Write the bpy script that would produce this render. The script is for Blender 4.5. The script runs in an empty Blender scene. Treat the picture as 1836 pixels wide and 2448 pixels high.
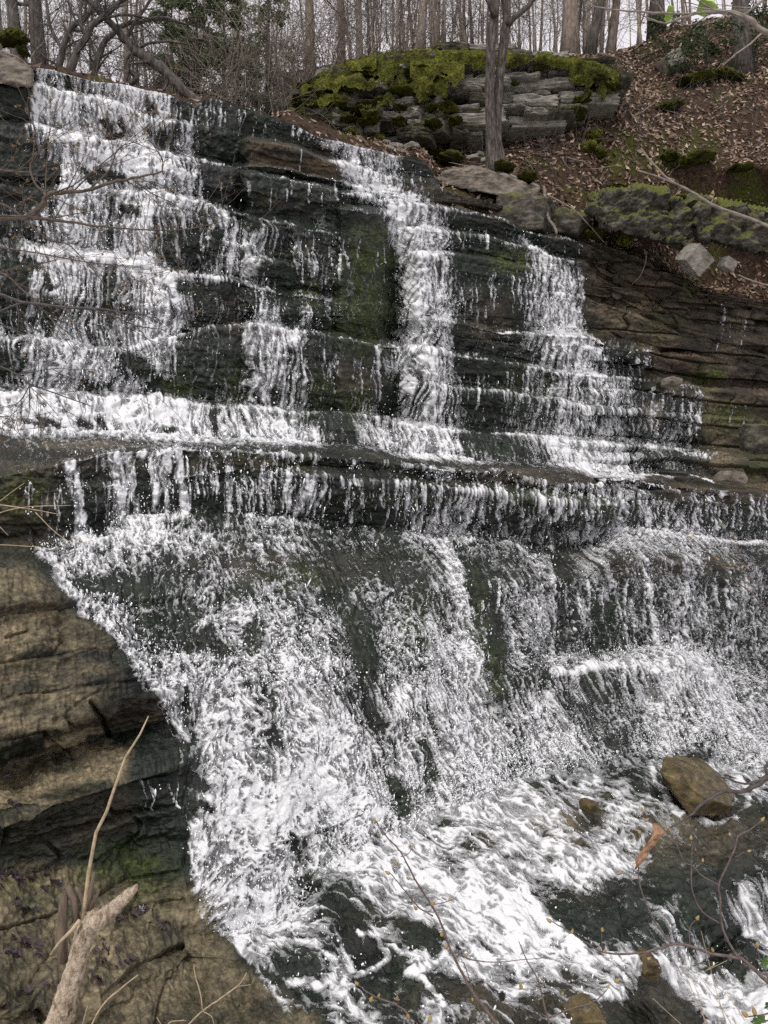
import bpy, math, random
import numpy as np
from mathutils import Vector
rng = np.random.default_rng(11)
random.seed(5)
R = math.radians
SC = bpy.context.scene
COL = SC.collection
F, CX, CY, MS = 1903.0, 918.0, 1224.0, 0.55      # focal length and optical centre of the photograph, strike of the cliff

# ------------------------------------------------------------------ helpers
def pt(x, y, Z):
    return np.array([(x - CX) / F * Z, Z, (CY - y) / F * Z])

def zline(x, z0):
    return z0 / (1 - MS * (np.asarray(x, float) - CX) / F)

def tag(o, label=None, cat=None, group=None, kind=None):
    if label: o['label'] = label
    if cat: o['category'] = cat
    if group: o['group'] = group
    if kind: o['kind'] = kind
    return o

def link(name, me, mat=None, parent=None):
    o = bpy.data.objects.new(name, me)
    COL.objects.link(o)
    if mat: me.materials.append(mat)
    if parent: o.parent = parent
    return o

def empty(name, loc=(0, 0, 0)):
    o = bpy.data.objects.new(name, None); COL.objects.link(o); o.location = loc
    o.empty_display_size = .1
    return o

def np_mesh(name, co, quads, smooth=True, attrs=None):
    """mesh from an (n,3) array and an (m,k) face array (k = 3 or 4)"""
    me = bpy.data.meshes.new(name)
    co = np.asarray(co, np.float32); quads = np.asarray(quads, np.int32)
    k = quads.shape[1]
    me.vertices.add(len(co)); me.vertices.foreach_set('co', co.ravel())
    me.loops.add(quads.size); me.loops.foreach_set('vertex_index', quads.ravel())
    me.polygons.add(len(quads))
    me.polygons.foreach_set('loop_start', np.arange(0, quads.size, k, dtype=np.int32))
    me.polygons.foreach_set('loop_total', np.full(len(quads), k, np.int32))
    me.polygons.foreach_set('use_smooth', np.full(len(quads), smooth, bool))
    for nm, v in (attrs or {}).items():
        a = me.attributes.new(nm, 'FLOAT', 'POINT'); a.data.foreach_set('value', np.asarray(v, np.float32).ravel())
    me.update(calc_edges=True)
    return me

def grid_faces(nr, nc):
    i = np.arange(nr * nc).reshape(nr, nc)
    return np.stack([i[:-1, :-1], i[1:, :-1], i[1:, 1:], i[:-1, 1:]], -1)      # (nr-1, nc-1, 4)

def compact(co, quads, attrs):
    used = np.zeros(len(co), bool); used[quads.ravel()] = True
    idx = np.cumsum(used) - 1
    return co[used], idx[quads], {k: v[used] for k, v in attrs.items()}

class MB:
    """collects tubes and loose faces for one mesh"""
    def __init__(s): s.v, s.f = [], []
    def tube(s, pts, rad, sides=5, cap=True):
        pts = [np.asarray(p, float) for p in pts]
        n = len(pts); b = len(s.v)
        prev = None
        for i in range(n):
            t = pts[min(i + 1, n - 1)] - pts[max(i - 1, 0)]
            t = t / (np.linalg.norm(t) + 1e-9)
            if prev is None:
                a = np.cross(t, [0.31, 0.2, 0.93]) if abs(t[2]) < .9 else np.cross(t, [1, .1, 0])
            else:
                a = prev - t * np.dot(prev, t)
            a = a / (np.linalg.norm(a) + 1e-9); prev = a
            c = np.cross(t, a)
            for k in range(sides):
                th = 2 * math.pi * k / sides
                s.v.append(pts[i] + rad[i] * (math.cos(th) * a + math.sin(th) * c))
        for i in range(n - 1):
            for k in range(sides):
                k2 = (k + 1) % sides
                s.f.append((b + i * sides + k, b + i * sides + k2, b + (i + 1) * sides + k2, b + (i + 1) * sides + k))
        if cap:
            s.f.append(tuple(b + k for k in range(sides))[::-1])
            s.f.append(tuple(b + (n - 1) * sides + k for k in range(sides)))
    def face(s, pts):
        b = len(s.v); s.v.extend(pts); s.f.append(tuple(range(b, b + len(pts))))
    def build(s, name, mat, parent=None, smooth=True, origin=None):
        me = bpy.data.meshes.new(name)
        v = np.array(s.v, float)
        if origin is not None: v = v - np.asarray(origin)
        me.from_pydata(v.tolist(), [], s.f)
        if smooth: me.polygons.foreach_set('use_smooth', np.ones(len(me.polygons), bool))
        o = link(name, me, mat, parent)
        if origin is not None and parent is None: o.location = origin
        return o

# ------------------------------------------------------------------ noise
def _h(ix, iy, seed):
    h = (ix.astype(np.int64) * 374761393 + iy.astype(np.int64) * 668265263 + seed * 974711) & 0xffffffff
    h = ((h ^ (h >> 13)) * 1274126177) & 0xffffffff
    h = ((h ^ (h >> 16)) * 2246822519) & 0xffffffff
    return ((h ^ (h >> 15)) & 0xffffff) / float(0x1000000)

def perlin(x, y, seed=0):
    x = np.asarray(x, float); y = np.asarray(y, float)
    xi, yi = np.floor(x), np.floor(y); fx, fy = x - xi, y - yi
    u = fx * fx * fx * (fx * (fx * 6 - 15) + 10); v = fy * fy * fy * (fy * (fy * 6 - 15) + 10)
    def g(a, b):
        th = 6.2831853 * _h(xi + a, yi + b, seed)
        return np.cos(th) * (fx - a) + np.sin(th) * (fy - b)
    return 1.41 * ((g(0, 0) * (1 - u) + g(1, 0) * u) * (1 - v) + (g(0, 1) * (1 - u) + g(1, 1) * u) * v)

def fbm(x, y, seed=0, octv=3, gain=.5):
    s, a = 0, 1.0
    for o in range(octv):
        s = s + a * perlin(x * 2 ** o, y * 2 ** o, seed + 17 * o); a *= gain
    return s

def rank01(n, sample=200000):
    s = np.sort(np.random.default_rng(1).choice(n.ravel(), min(sample, n.size)))
    return np.searchsorted(s, n.ravel()).reshape(n.shape) / float(len(s))

def blur(a, n, axis):
    k = np.ones(2 * n + 1) / (2 * n + 1)
    p = np.pad(a, [(n, n) if i == axis else (0, 0) for i in range(a.ndim)], mode='edge')
    c = np.cumsum(p, axis=axis)
    c = np.concatenate([np.zeros_like(np.take(c, [0], axis)), c], axis)
    L = a.shape[axis]
    return (np.take(c, range(2 * n + 1, 2 * n + 1 + L), axis) - np.take(c, range(0, L), axis)) / (2 * n + 1)

def sstep(a, b, x):
    t = np.clip((x - a) / (b - a), 0, 1); return t * t * (3 - 2 * t)

# ------------------------------------------------------------------ materials
def newmat(name):
    m = bpy.data.materials.new(name); m.use_nodes = True
    nt = m.node_tree; nt.nodes.clear()
    out = nt.nodes.new('ShaderNodeOutputMaterial')
    return m, nt, out

class N:
    """small node-writing helper"""
    def __init__(s, nt): s.nt = nt
    def n(s, t, **kw):
        nd = s.nt.nodes.new(t)
        for k, v in kw.items():
            if k.startswith('i_'): nd.inputs[k[2:].replace('_', ' ')].default_value = v
            else: setattr(nd, k, v)
        return nd
    def l(s, a, b): s.nt.links.new(a, b)
    def noise(s, scale, detail=4, rough=.55, vec=None, dist=0):
        nd = s.n('ShaderNodeTexNoise'); nd.inputs['Scale'].default_value = scale
        nd.inputs['Detail'].default_value = detail; nd.inputs['Roughness'].default_value = rough; nd.inputs['Distortion'].default_value = dist
        if vec: s.l(vec, nd.inputs['Vector'])
        return nd.outputs['Fac']
    def ramp(s, fac, stops):
        nd = s.n('ShaderNodeValToRGB'); cr = nd.color_ramp
        while len(cr.elements) < len(stops): cr.elements.new(.5)
        for e, (p, c) in zip(cr.elements, stops):
            e.position = p; e.color = (*c, 1) if len(c) == 3 else c
        s.l(fac, nd.inputs['Fac']); return nd.outputs['Color']
    def mix(s, fac, a, b, mode='MIX'):
        nd = s.n('ShaderNodeMix', data_type='RGBA', blend_type=mode)
        for sock, v in ((nd.inputs[0], fac), (nd.inputs[6], a), (nd.inputs[7], b)):
            if isinstance(v, (int, float)): sock.default_value = v
            elif isinstance(v, tuple): sock.default_value = (*v, 1)
            else: s.l(v, sock)
        return nd.outputs[2]
    def math(s, op, a, b=0.0, clamp=False):
        nd = s.n('ShaderNodeMath', operation=op, use_clamp=clamp)
        for i, v in enumerate((a, b)):
            if isinstance(v, (int, float)): nd.inputs[i].default_value = v
            else: s.l(v, nd.inputs[i])
        return nd.outputs[0]
    def attr(s, name): return s.n('ShaderNodeAttribute', attribute_name=name).outputs['Fac']
    def pos(s, scale=(1, 1, 1)):
        g = s.n('ShaderNodeNewGeometry'); m = s.n('ShaderNodeMapping'); m.inputs['Scale'].default_value = scale
        s.l(g.outputs['Position'], m.inputs['Vector']); return m.outputs['Vector']
    def up(s):
        g = s.n('ShaderNodeNewGeometry'); sp = s.n('ShaderNodeSeparateXYZ'); s.l(g.outputs['Normal'], sp.inputs[0]); return sp.outputs['Z']
    def bsdf(s, out, col, rough=.7, spec=.3, bump=None, bstr=.4, bdist=.02):
        p = s.n('ShaderNodeBsdfPrincipled')
        for nm, v in (('Base Color', col), ('Roughness', rough), ('Specular IOR Level', spec)):
            if isinstance(v, (int, float)): p.inputs[nm].default_value = v
            elif isinstance(v, tuple): p.inputs[nm].default_value = (*v, 1)
            else: s.l(v, p.inputs[nm])
        if bump is not None:
            b = s.n('ShaderNodeBump'); b.inputs['Strength'].default_value = bstr; b.inputs['Distance'].default_value = bdist
            s.l(bump, b.inputs['Height']); s.l(b.outputs[0], p.inputs['Normal'])
        s.l(p.outputs[0], out.inputs['Surface']); return p

def mat_cliff():
    m, nt, out = newmat('wet_bedded_rock'); k = N(nt)
    strat = k.noise(3.2, 6, .62, k.pos((.5, .5, 3.2)))
    fine = k.noise(26, 6, .68, k.pos())
    big = k.noise(1.3, 4, .6, k.pos((1, 1, 1.6)))
    dark = k.ramp(strat, [(.32, (.003, .0042, .0034)), (.49, (.0100, .0130, .0105)), (.62, (.023, .028, .0225)), (.8, (.058, .064, .052))])
    algae = k.ramp(fine, [(.34, (.0035, .0065, .003)), (.53, (.0135, .024, .0105)), (.75, (.044, .064, .026))])
    c = k.mix(k.math('MULTIPLY', k.math('SUBTRACT', k.noise(2.1, 5, .65, k.pos((1, 1, .8))), .42), 2.6, True), dark, algae)
    brown = k.ramp(strat, [(.3, (.010, .0085, .007)), (.43, (.036, .028, .019)), (.55, (.085, .064, .041)), (.72, (.17, .125, .077))])
    c = k.mix(k.math('MULTIPLY', k.attr('brown'), k.ramp(big, [(.3, (.35,) * 3), (.55, (1, 1, 1))]), True), c, brown)
    band = k.noise(1.7, 5, .6, k.pos((.45, .45, 3.4)))
    tan = k.ramp(k.math('ADD', k.math('ADD', k.math('MULTIPLY', fine, .22), k.math('MULTIPLY', strat, .33)), k.math('MULTIPLY', band, .45)),
                 [(.36, (.022, .019, .013)), (.44, (.08, .068, .042)), (.53, (.185, .152, .092)), (.65, (.36, .295, .185))])
    olive = k.ramp(fine, [(.3, (.014, .016, .011)), (.6, (.046, .046, .027)), (.8, (.095, .083, .05))])
    tan = k.mix(k.math('MULTIPLY', k.math('SUBTRACT', k.noise(3.1, 6, .7, k.pos((.6, .6, 2.2))), .50), 5, True), tan, olive)
    c = k.mix(k.attr('tan'), c, tan)
    mossc = k.ramp(fine, [(.3, (.012, .020, .006)), (.5, (.045, .062, .012)), (.72, (.12, .135, .022))])
    mfac = k.math('MULTIPLY', k.attr('moss'), k.math('MULTIPLY', k.math('SUBTRACT', k.noise(7, 4, .6, k.pos()), .33), 5, True), True)
    c = k.mix(mfac, c, mossc)
    c = k.mix(.75, c, k.ramp(fine, [(.3, (.2, .2, .2)), (.5, (.85, .85, .85)), (.68, (1.5, 1.5, 1.45))]), 'MULTIPLY')
    dry = k.math('MAXIMUM', k.attr('dry'), mfac)
    rough = k.math('ADD', k.math('ADD', k.math('MULTIPLY', dry, .45), .14), k.math('MULTIPLY', fine, .5), True)
    h = k.math('ADD', k.math('MULTIPLY', strat, .7), k.math('MULTIPLY', fine, .4))
    k.bsdf(out, c, rough, .28, h, .9, .035)
    return m

def mat_foam():
    m, nt, out = newmat('foaming_water'); k = N(nt)
    d = k.n('ShaderNodeBsdfDiffuse'); d.inputs['Color'].default_value = (.93, .94, .95, 1)
    tr = k.n('ShaderNodeBsdfTranslucent'); tr.inputs['Color'].default_value = (.93, .95, .96, 1)
    gl = k.n('ShaderNodeBsdfGlossy'); gl.inputs['Roughness'].default_value = .12; gl.inputs['Color'].default_value = (.95, .97, 1, 1)
    m1 = k.n('ShaderNodeMixShader'); m1.inputs[0].default_value = .28; k.l(d.outputs[0], m1.inputs[1]); k.l(tr.outputs[0], m1.inputs[2])
    fr = k.n('ShaderNodeFresnel'); fr.inputs['IOR'].default_value = 1.33
    m2 = k.n('ShaderNodeMixShader'); k.l(fr.outputs[0], m2.inputs[0]); k.l(m1.outputs[0], m2.inputs[1]); k.l(gl.outputs[0], m2.inputs[2])
    # clear water where the sheet is thin, white froth where it is thick with bubbles
    clear = k.n('ShaderNodeBsdfTransparent'); clear.inputs['Color'].default_value = (.93, .96, .95, 1)
    m3 = k.n('ShaderNodeMixShader'); k.l(fr.outputs[0], m3.inputs[0]); k.l(clear.outputs[0], m3.inputs[1]); k.l(gl.outputs[0], m3.inputs[2])
    fn = k.noise(70, 3, .6, k.pos())
    a = k.math('ADD', k.attr('foam'), k.math('MULTIPLY', k.math('SUBTRACT', fn, .5), k.math('MULTIPLY', k.math('SUBTRACT', 1.0, k.attr('foam')), 1.1)), True)
    m4 = k.n('ShaderNodeMixShader'); k.l(a, m4.inputs[0]); k.l(m3.outputs[0], m4.inputs[1]); k.l(m2.outputs[0], m4.inputs[2])
    b = k.n('ShaderNodeBump'); b.inputs['Strength'].default_value = .35; b.inputs['Distance'].default_value = .01
    k.l(k.noise(45, 4, .6, k.pos()), b.inputs['Height'])
    for s in (d, gl): k.l(b.outputs[0], s.inputs['Normal'])
    k.l(m4.outputs[0], out.inputs['Surface'])
    return m

def mat_drop():
    m, nt, out = newmat('water_droplet'); k = N(nt)
    p = k.bsdf(out, (.92, .94, .95), .15, .6)
    return m

def mat_simple(name, stops, scale=20, stretch=(1, 1, 1), rough=.8, spec=.25, bstr=.4, bdist=.01, detail=5):
    m, nt, out = newmat(name); k = N(nt)
    f = k.noise(scale, detail, .62, k.pos(stretch))
    k.bsdf(out, k.ramp(f, stops), rough, spec, f, bstr, bdist)
    return m

def mat_stone(name, stops, moss=0.0, scale=9, lichen=.5, rough=.85, mossramp=None):
    m, nt, out = newmat(name); k = N(nt)
    f = k.noise(scale, 6, .65, k.pos((1, 1, 2.2))); g = k.noise(48, 4, .7, k.pos())
    c = k.ramp(f, stops)
    lic = k.math('MULTIPLY', k.math('SUBTRACT', k.noise(17, 3, .6, k.pos()), .6), 9, True)
    c = k.mix(k.math('MULTIPLY', lic, lichen), c, (.34, .34, .29))
    c = k.mix(.45, c, k.ramp(g, [(.3, (.4, .4, .4)), (.6, (1, 1, 1)), (.8, (1.25, 1.25, 1.2))]), 'MULTIPLY')
    if moss > 0:
        mc = k.ramp(g, mossramp or [(.3, (.018, .024, .006)), (.5, (.075, .085, .014)), (.75, (.17, .165, .028))])
        u = k.math('ADD', k.up(), k.math('MULTIPLY', k.math('SUBTRACT', k.noise(5, 4, .6, k.pos()), .5), 2.2))
        c = k.mix(k.math('MULTIPLY', k.math('SUBTRACT', u, 1.0 - moss), 4, True), c, mc)
    k.bsdf(out, c, rough, .25, k.math('ADD', f, k.math('MULTIPLY', g, .5)), .7, .02)
    return m

def mat_rnd(name, stops, rough=.8, trans=.0, spec=.2):
    """colour picked per leaf by the 'rnd' attribute"""
    m, nt, out = newmat(name); k = N(nt)
    f = k.math('ADD', k.attr('rnd'), k.math('MULTIPLY', k.math('SUBTRACT', k.noise(60, 3, .6, k.pos()), .5), .3), True)
    c = k.ramp(f, stops)
    p = k.bsdf(out, c, rough, spec)
    if trans:
        t = k.n('ShaderNodeBsdfTranslucent'); k.l(c, t.inputs['Color'])
        mx = k.n('ShaderNodeMixShader'); mx.inputs[0].default_value = trans
        k.l(p.outputs[0], mx.inputs[1]); k.l(t.outputs[0], mx.inputs[2]); k.l(mx.outputs[0], out.inputs['Surface'])
    return m

M_CLIFF, M_FOAM, M_DROP = mat_cliff(), mat_foam(), mat_drop()
M_LITTER = mat_rnd('dead_leaves', [(.0, (.03, .018, .012)), (.25, (.085, .055, .038)), (.5, (.185, .126, .087)), (.75, (.33, .245, .182)), (1, (.54, .445, .365))], .75)
def mat_soil():
    m, nt, out = newmat('leafy_soil'); k = N(nt)
    f = k.noise(14, 6, .65, k.pos()); g = k.noise(40, 4, .7, k.pos())
    c = k.ramp(f, [(.3, (.014, .010, .007)), (.5, (.05, .031, .02)), (.7, (.12, .078, .05))])
    mc = k.ramp(g, [(.3, (.012, .016, .004)), (.5, (.05, .058, .012)), (.75, (.15, .15, .03))])
    c = k.mix(k.math('MULTIPLY', k.math('SUBTRACT', k.noise(1.1, 5, .65, k.pos()), .53), 9, True), c, mc)
    k.bsdf(out, c, .95, .15, k.math('ADD', f, k.math('MULTIPLY', g, .5)), 1, .06); return m
M_SOIL = mat_soil()
M_GREY = mat_stone('grey_layered_stone', [(.25, (.11, .10, .085)), (.45, (.24, .222, .19)), (.62, (.37, .345, .30)), (.8, (.48, .455, .40))])
M_GREYMOSS = mat_stone('mossy_layered_stone', [(.25, (.035, .033, .027)), (.45, (.10, .094, .077)), (.65, (.2, .187, .155)), (.8, (.31, .29, .24))], .85)
M_MOSSROCK = mat_stone('moss_covered_rock', [(.3, (.015, .014, .010)), (.45, (.045, .04, .03)), (.58, (.10, .09, .07)), (.74, (.21, .195, .16))], .72, lichen=.2,
                       mossramp=[(.3, (.012, .016, .005)), (.48, (.06, .07, .012)), (.72, (.19, .19, .03))])
def mat_moss(name, stops, brown):
    m, nt, out = newmat(name); k = N(nt)
    f = k.noise(30, 5, .62, k.pos()); g = k.noise(4.5, 5, .65, k.pos())
    c = k.ramp(f, stops)
    c = k.mix(1.0, c, k.ramp(g, [(.36, (.28, .26, .3)), (.5, (.75, .72, .7)), (.64, (1.15, 1.12, 1))]), 'MULTIPLY')
    c = k.mix(k.math('MULTIPLY', k.math('SUBTRACT', k.noise(7, 5, .7, k.pos()), .56), 8, True), c, brown)
    k.bsdf(out, c, .95, .1, k.math('ADD', f, k.math('MULTIPLY', g, .6)), 1, .05); return m
M_MOSS = mat_moss('yellow_green_moss', [(.28, (.02, .026, .005)), (.43, (.085, .10, .014)), (.56, (.15, .158, .032)), (.72, (.27, .265, .068))], (.055, .042, .028))
M_MOSSD = mat_moss('deep_green_moss', [(.28, (.012, .016, .004)), (.44, (.046, .056, .011)), (.58, (.105, .115, .02)), (.74, (.2, .2, .036))], (.035, .027, .018))
M_PALE = mat_stone('pale_dry_stone', [(.3, (.09, .08, .065)), (.45, (.19, .175, .145)), (.6, (.28, .26, .22)), (.75, (.36, .34, .29))], lichen=.35)
M_TANROCK = mat_stone('brown_grey_slab', [(.3, (.06, .05, .04)), (.45, (.14, .12, .096)), (.58, (.215, .185, .15)), (.75, (.30, .265, .22))], lichen=.2)
M_TANBLOCK = mat_stone('tan_ochre_stone', [(.3, (.06, .042, .022)), (.43, (.19, .145, .08)), (.56, (.36, .28, .165)), (.72, (.5, .41, .27))], lichen=.1)
M_BROWNBLOCK = mat_stone('wet_brown_stone', [(.3, (.03, .022, .015)), (.45, (.075, .055, .036)), (.6, (.13, .098, .066)), (.75, (.2, .155, .11))], lichen=.05, rough=.5)
M_POOLROCK = mat_stone('ochre_wet_rock', [(.25, (.016, .013, .008)), (.42, (.055, .042, .018)), (.6, (.13, .098, .042)), (.8, (.26, .21, .12))], lichen=.25, rough=.4)
M_DARKROCK = mat_stone('dark_wet_rock', [(.25, (.006, .006, .005)), (.45, (.018, .018, .013)), (.65, (.045, .042, .027)), (.8, (.09, .08, .05))], lichen=.05, rough=.3)
M_BARK = mat_simple('dark_furrowed_bark', [(.3, (.028, .024, .021)), (.5, (.075, .066, .058)), (.7, (.15, .135, .12))], 22, (1, 1, .25), .9, bstr=1, bdist=.03)
M_BARKBIG = mat_simple('grey_furrowed_bark', [(.3, (.018, .015, .012)), (.47, (.06, .05, .042)), (.6, (.12, .10, .088)), (.75, (.2, .175, .155))], 34, (1, 1, .2), .9, bstr=1, bdist=.04)
M_BARKP = mat_simple('pale_grey_bark', [(.3, (.13, .108, .088)), (.5, (.25, .212, .178)), (.7, (.38, .335, .285))], 18, (1, 1, .3), .9, bstr=.6, bdist=.02)
M_BARKM = mat_simple('brown_grey_bark', [(.3, (.075, .058, .045)), (.5, (.165, .132, .106)), (.7, (.27, .225, .185))], 18, (1, 1, .3), .9, bstr=.6, bdist=.02)
M_TWIG = mat_simple('brown_twig', [(.3, (.05, .038, .03)), (.6, (.12, .095, .075))], 30, rough=.85)
M_TWIGP = mat_simple('pale_grey_twig', [(.3, (.12, .10, .08)), (.6, (.25, .215, .18))], 30, rough=.85)
M_TWIGD = mat_simple('dark_grey_twig', [(.3, (.035, .03, .028)), (.6, (.09, .08, .075))], 40, rough=.8)
M_TWIGR = mat_simple('reddish_brown_twig', [(.3, (.06, .042, .037)), (.6, (.15, .112, .10))], 60, rough=.7)
M_STRAW = mat_simple('dry_straw', [(.3, (.20, .15, .085)), (.6, (.42, .34, .22))], 40, rough=.7)
M_BUD = mat_simple('yellow_brown_bud', [(.3, (.16, .10, .035)), (.6, (.34, .25, .10))], 90, rough=.5)
M_BUDL = mat_simple('opening_bud_leaf', [(.3, (.10, .065, .03)), (.6, (.22, .15, .06))], 60, rough=.6)
M_CEDAR = mat_rnd('cedar_foliage', [(0, (.05, .066, .035)), (.5, (.135, .165, .09)), (1, (.26, .31, .17))], .7, .25)
M_HEML = mat_rnd('hemlock_needles', [(0, (.024, .036, .018)), (.5, (.065, .09, .042)), (1, (.13, .165, .08))], .7, .2)
M_GREEN = mat_simple('young_green_leaf', [(.3, (.16, .30, .03)), (.6, (.30, .48, .06))], 30, rough=.5)
M_DKGREEN = mat_simple('dark_green_leaf', [(.3, (.03, .07, .015)), (.6, (.07, .14, .03))], 30, rough=.4)
M_BROWNLEAF = mat_simple('curled_dry_leaf', [(.3, (.13, .07, .038)), (.6, (.34, .20, .12))], 50, rough=.7, bstr=.6)
M_WETLEAF = mat_simple('wet_purple_brown_leaf', [(.3, (.012, .008, .010)), (.6, (.05, .032, .036))], 40, rough=.25, spec=.6)
M_DEADWOOD = mat_simple('weathered_dead_wood', [(.30, (.07, .05, .034)), (.40, (.27, .205, .14)), (.52, (.47, .385, .285)), (.72, (.62, .53, .42))], 75, (1, 1, .4), .9, bstr=1, bdist=.02, detail=8)
M_SPLINT = mat_simple('splintered_wood', [(.3, (.06, .045, .033)), (.6, (.17, .13, .095))], 60, (1, 1, .2), .85)
# ------------------------------------------------------------------ painted maps over the face of the falls (photograph's pixels)
X0, Y0, ST = -200, 0, 2.0
RW, RH = 1118, 1290
GX, GY = np.meshgrid(X0 + ST * np.arange(RW), Y0 + ST * np.arange(RH))

class Ras:
    def __init__(s, v=0.0): s.a = np.full((RH, RW), float(v))
    def _win(s, xa, ya, xb, yb):
        return (slice(max(0, int((ya - Y0) / ST)), min(RH, int((yb - Y0) / ST) + 2)), slice(max(0, int((xa - X0) / ST)), min(RW, int((xb - X0) / ST) + 2)))
    def _op(s, w, m, val, mode):
        if mode == 'add': s.a[w] += m * val
        elif mode == 'max': s.a[w] = np.maximum(s.a[w], m * val)
        elif mode == 'mul': s.a[w] *= 1 - m * (1 - val)
        elif mode == 'set': s.a[w] = s.a[w] * (1 - m) + val * m
    def stroke(s, pts, wd, val, mode='max', taper=1.0):
        n = len(pts) - 1
        for i in range(n):
            (x1, y1), (x2, y2) = pts[i], pts[i + 1]
            w1 = wd * (1 + (taper - 1) * i / n)
            m = 2.2 * max(wd, wd * taper)
            w = s._win(min(x1, x2) - m, min(y1, y2) - m, max(x1, x2) + m, max(y1, y2) + m)
            gx, gy = GX[w], GY[w]
            t = np.clip(((gx - x1) * (x2 - x1) + (gy - y1) * (y2 - y1)) / ((x2 - x1) ** 2 + (y2 - y1) ** 2 + 1e-6), 0, 1)
            ww = w1 * (1 + (taper - 1) * t / n)
            d2 = ((gx - x1 - t * (x2 - x1)) ** 2 + (gy - y1 - t * (y2 - y1)) ** 2) / (ww * ww)
            s._op(w, np.exp(-d2 ** 1.5), val, mode)
    def blob(s, x, y, rx, ry, val, mode='max', p=1.5):
        w = s._win(x - 2 * rx, y - 2 * ry, x + 2 * rx, y + 2 * ry)
        d2 = ((GX[w] - x) / rx) ** 2 + ((GY[w] - y) / ry) ** 2
        s._op(w, np.exp(-d2 ** p), val, mode)
    def poly(s, pts, val, mode='max', soft=4):
        xs = [p[0] for p in pts]; ys = [p[1] for p in pts]
        w = s._win(min(xs) - 20, min(ys) - 20, max(xs) + 20, max(ys) + 20)
        gx, gy = GX[w], GY[w]; ins = np.zeros(gx.shape, bool)
        for i in range(len(pts)):
            (x1, y1), (x2, y2) = pts[i], pts[i - 1]
            c = ((y1 > gy) != (y2 > gy)) & (gx < (x2 - x1) * (gy - y1) / (y2 - y1 + 1e-9) + x1)
            ins ^= c
        m = ins.astype(float)
        if soft: m = blur(blur(m, soft, 0), soft, 1)
        s._op(w, m, val, mode)
    def sample(s, x, y):
        fx = np.clip((x - X0) / ST, 0, RW - 1.001); fy = np.clip((y - Y0) / ST, 0, RH - 1.001)
        ix = fx.astype(int); iy = fy.astype(int); u = fx - ix; v = fy - iy; a = s.a
        return (a[iy, ix] * (1 - u) + a[iy, ix + 1] * u) * (1 - v) + (a[iy + 1, ix] * (1 - u) + a[iy + 1, ix + 1] * u) * v

# share of white water in 60 px cells, from y = 120 down, x = 0 .. 1860
COVER = """
0554431100 0000000000 00000000000
0655585120 0000000000 00000000000
0766879241 1000000000 00000000000
1478782511 2135300000 00000000000
1269897400 0105661100 00000000000
1278577710 1112863210 00000000000
2576567741 2121277421 00000000000
3476554466 4332158611 32000000000
4788786356 3143138611 25310000000
2565457443 4133128632 24740000000
3455466433 7242116621 14730000000
4565466333 7632127512 25863200000
2587546332 5522247621 24553300000
4675644223 6531326632 34555323000
7888999745 5632436631 34654433000
5666667665 7863477732 34765444000
2223456433 3322234654 44687433100
0012455233 2342222222 22224422100
0023354334 3433224443 34233333220
0245677654 5544436564 44346666544
0266543445 4433324534 46353556344
0034333444 5553554533 55454465455
0005643346 7655355452 56333456455
0000254254 6564355562 55333356444
0000056566 6775345573 54545677644
0000026776 5775566674 55444576755
0000013677 5787456575 66444565755
0000011378 6788656686 57643565566
0000001368 7898756777 56554352566
0000002258 8999855677 65454420355
0000002479 9889856676 86425541111
0000001478 8656877655 75655432111
0000000378 8657777666 54577511113
0000000378 8744567887 73331111145
0000000279 9853356788 86211251356
0000000148 6564654464 98523253237
0000001225 4336627778 66665577226
0000000013 3436332635 65466358869
0000000001 2314523533 42521123799
"""
rows = [r.replace(' ', '') for r in COVER.strip().split('\n')]
CV = np.array([[int(c) for c in r] for r in rows], float) / 9.0
def cover_at(x, y):
    fx = np.clip(x / 60 - .5, 0, 29.999); fy = np.clip((y - 120) / 60 - .5, 0, len(CV) - 1.001)
    ix = fx.astype(int); iy = fy.astype(int); u = sstep(0, 1, fx - ix); v = sstep(0, 1, fy - iy)
    return (CV[iy, ix] * (1 - u) + CV[iy, ix + 1] * u) * (1 - v) + (CV[iy + 1, ix] * (1 - u) + CV[iy + 1, ix + 1] * u) * v

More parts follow.
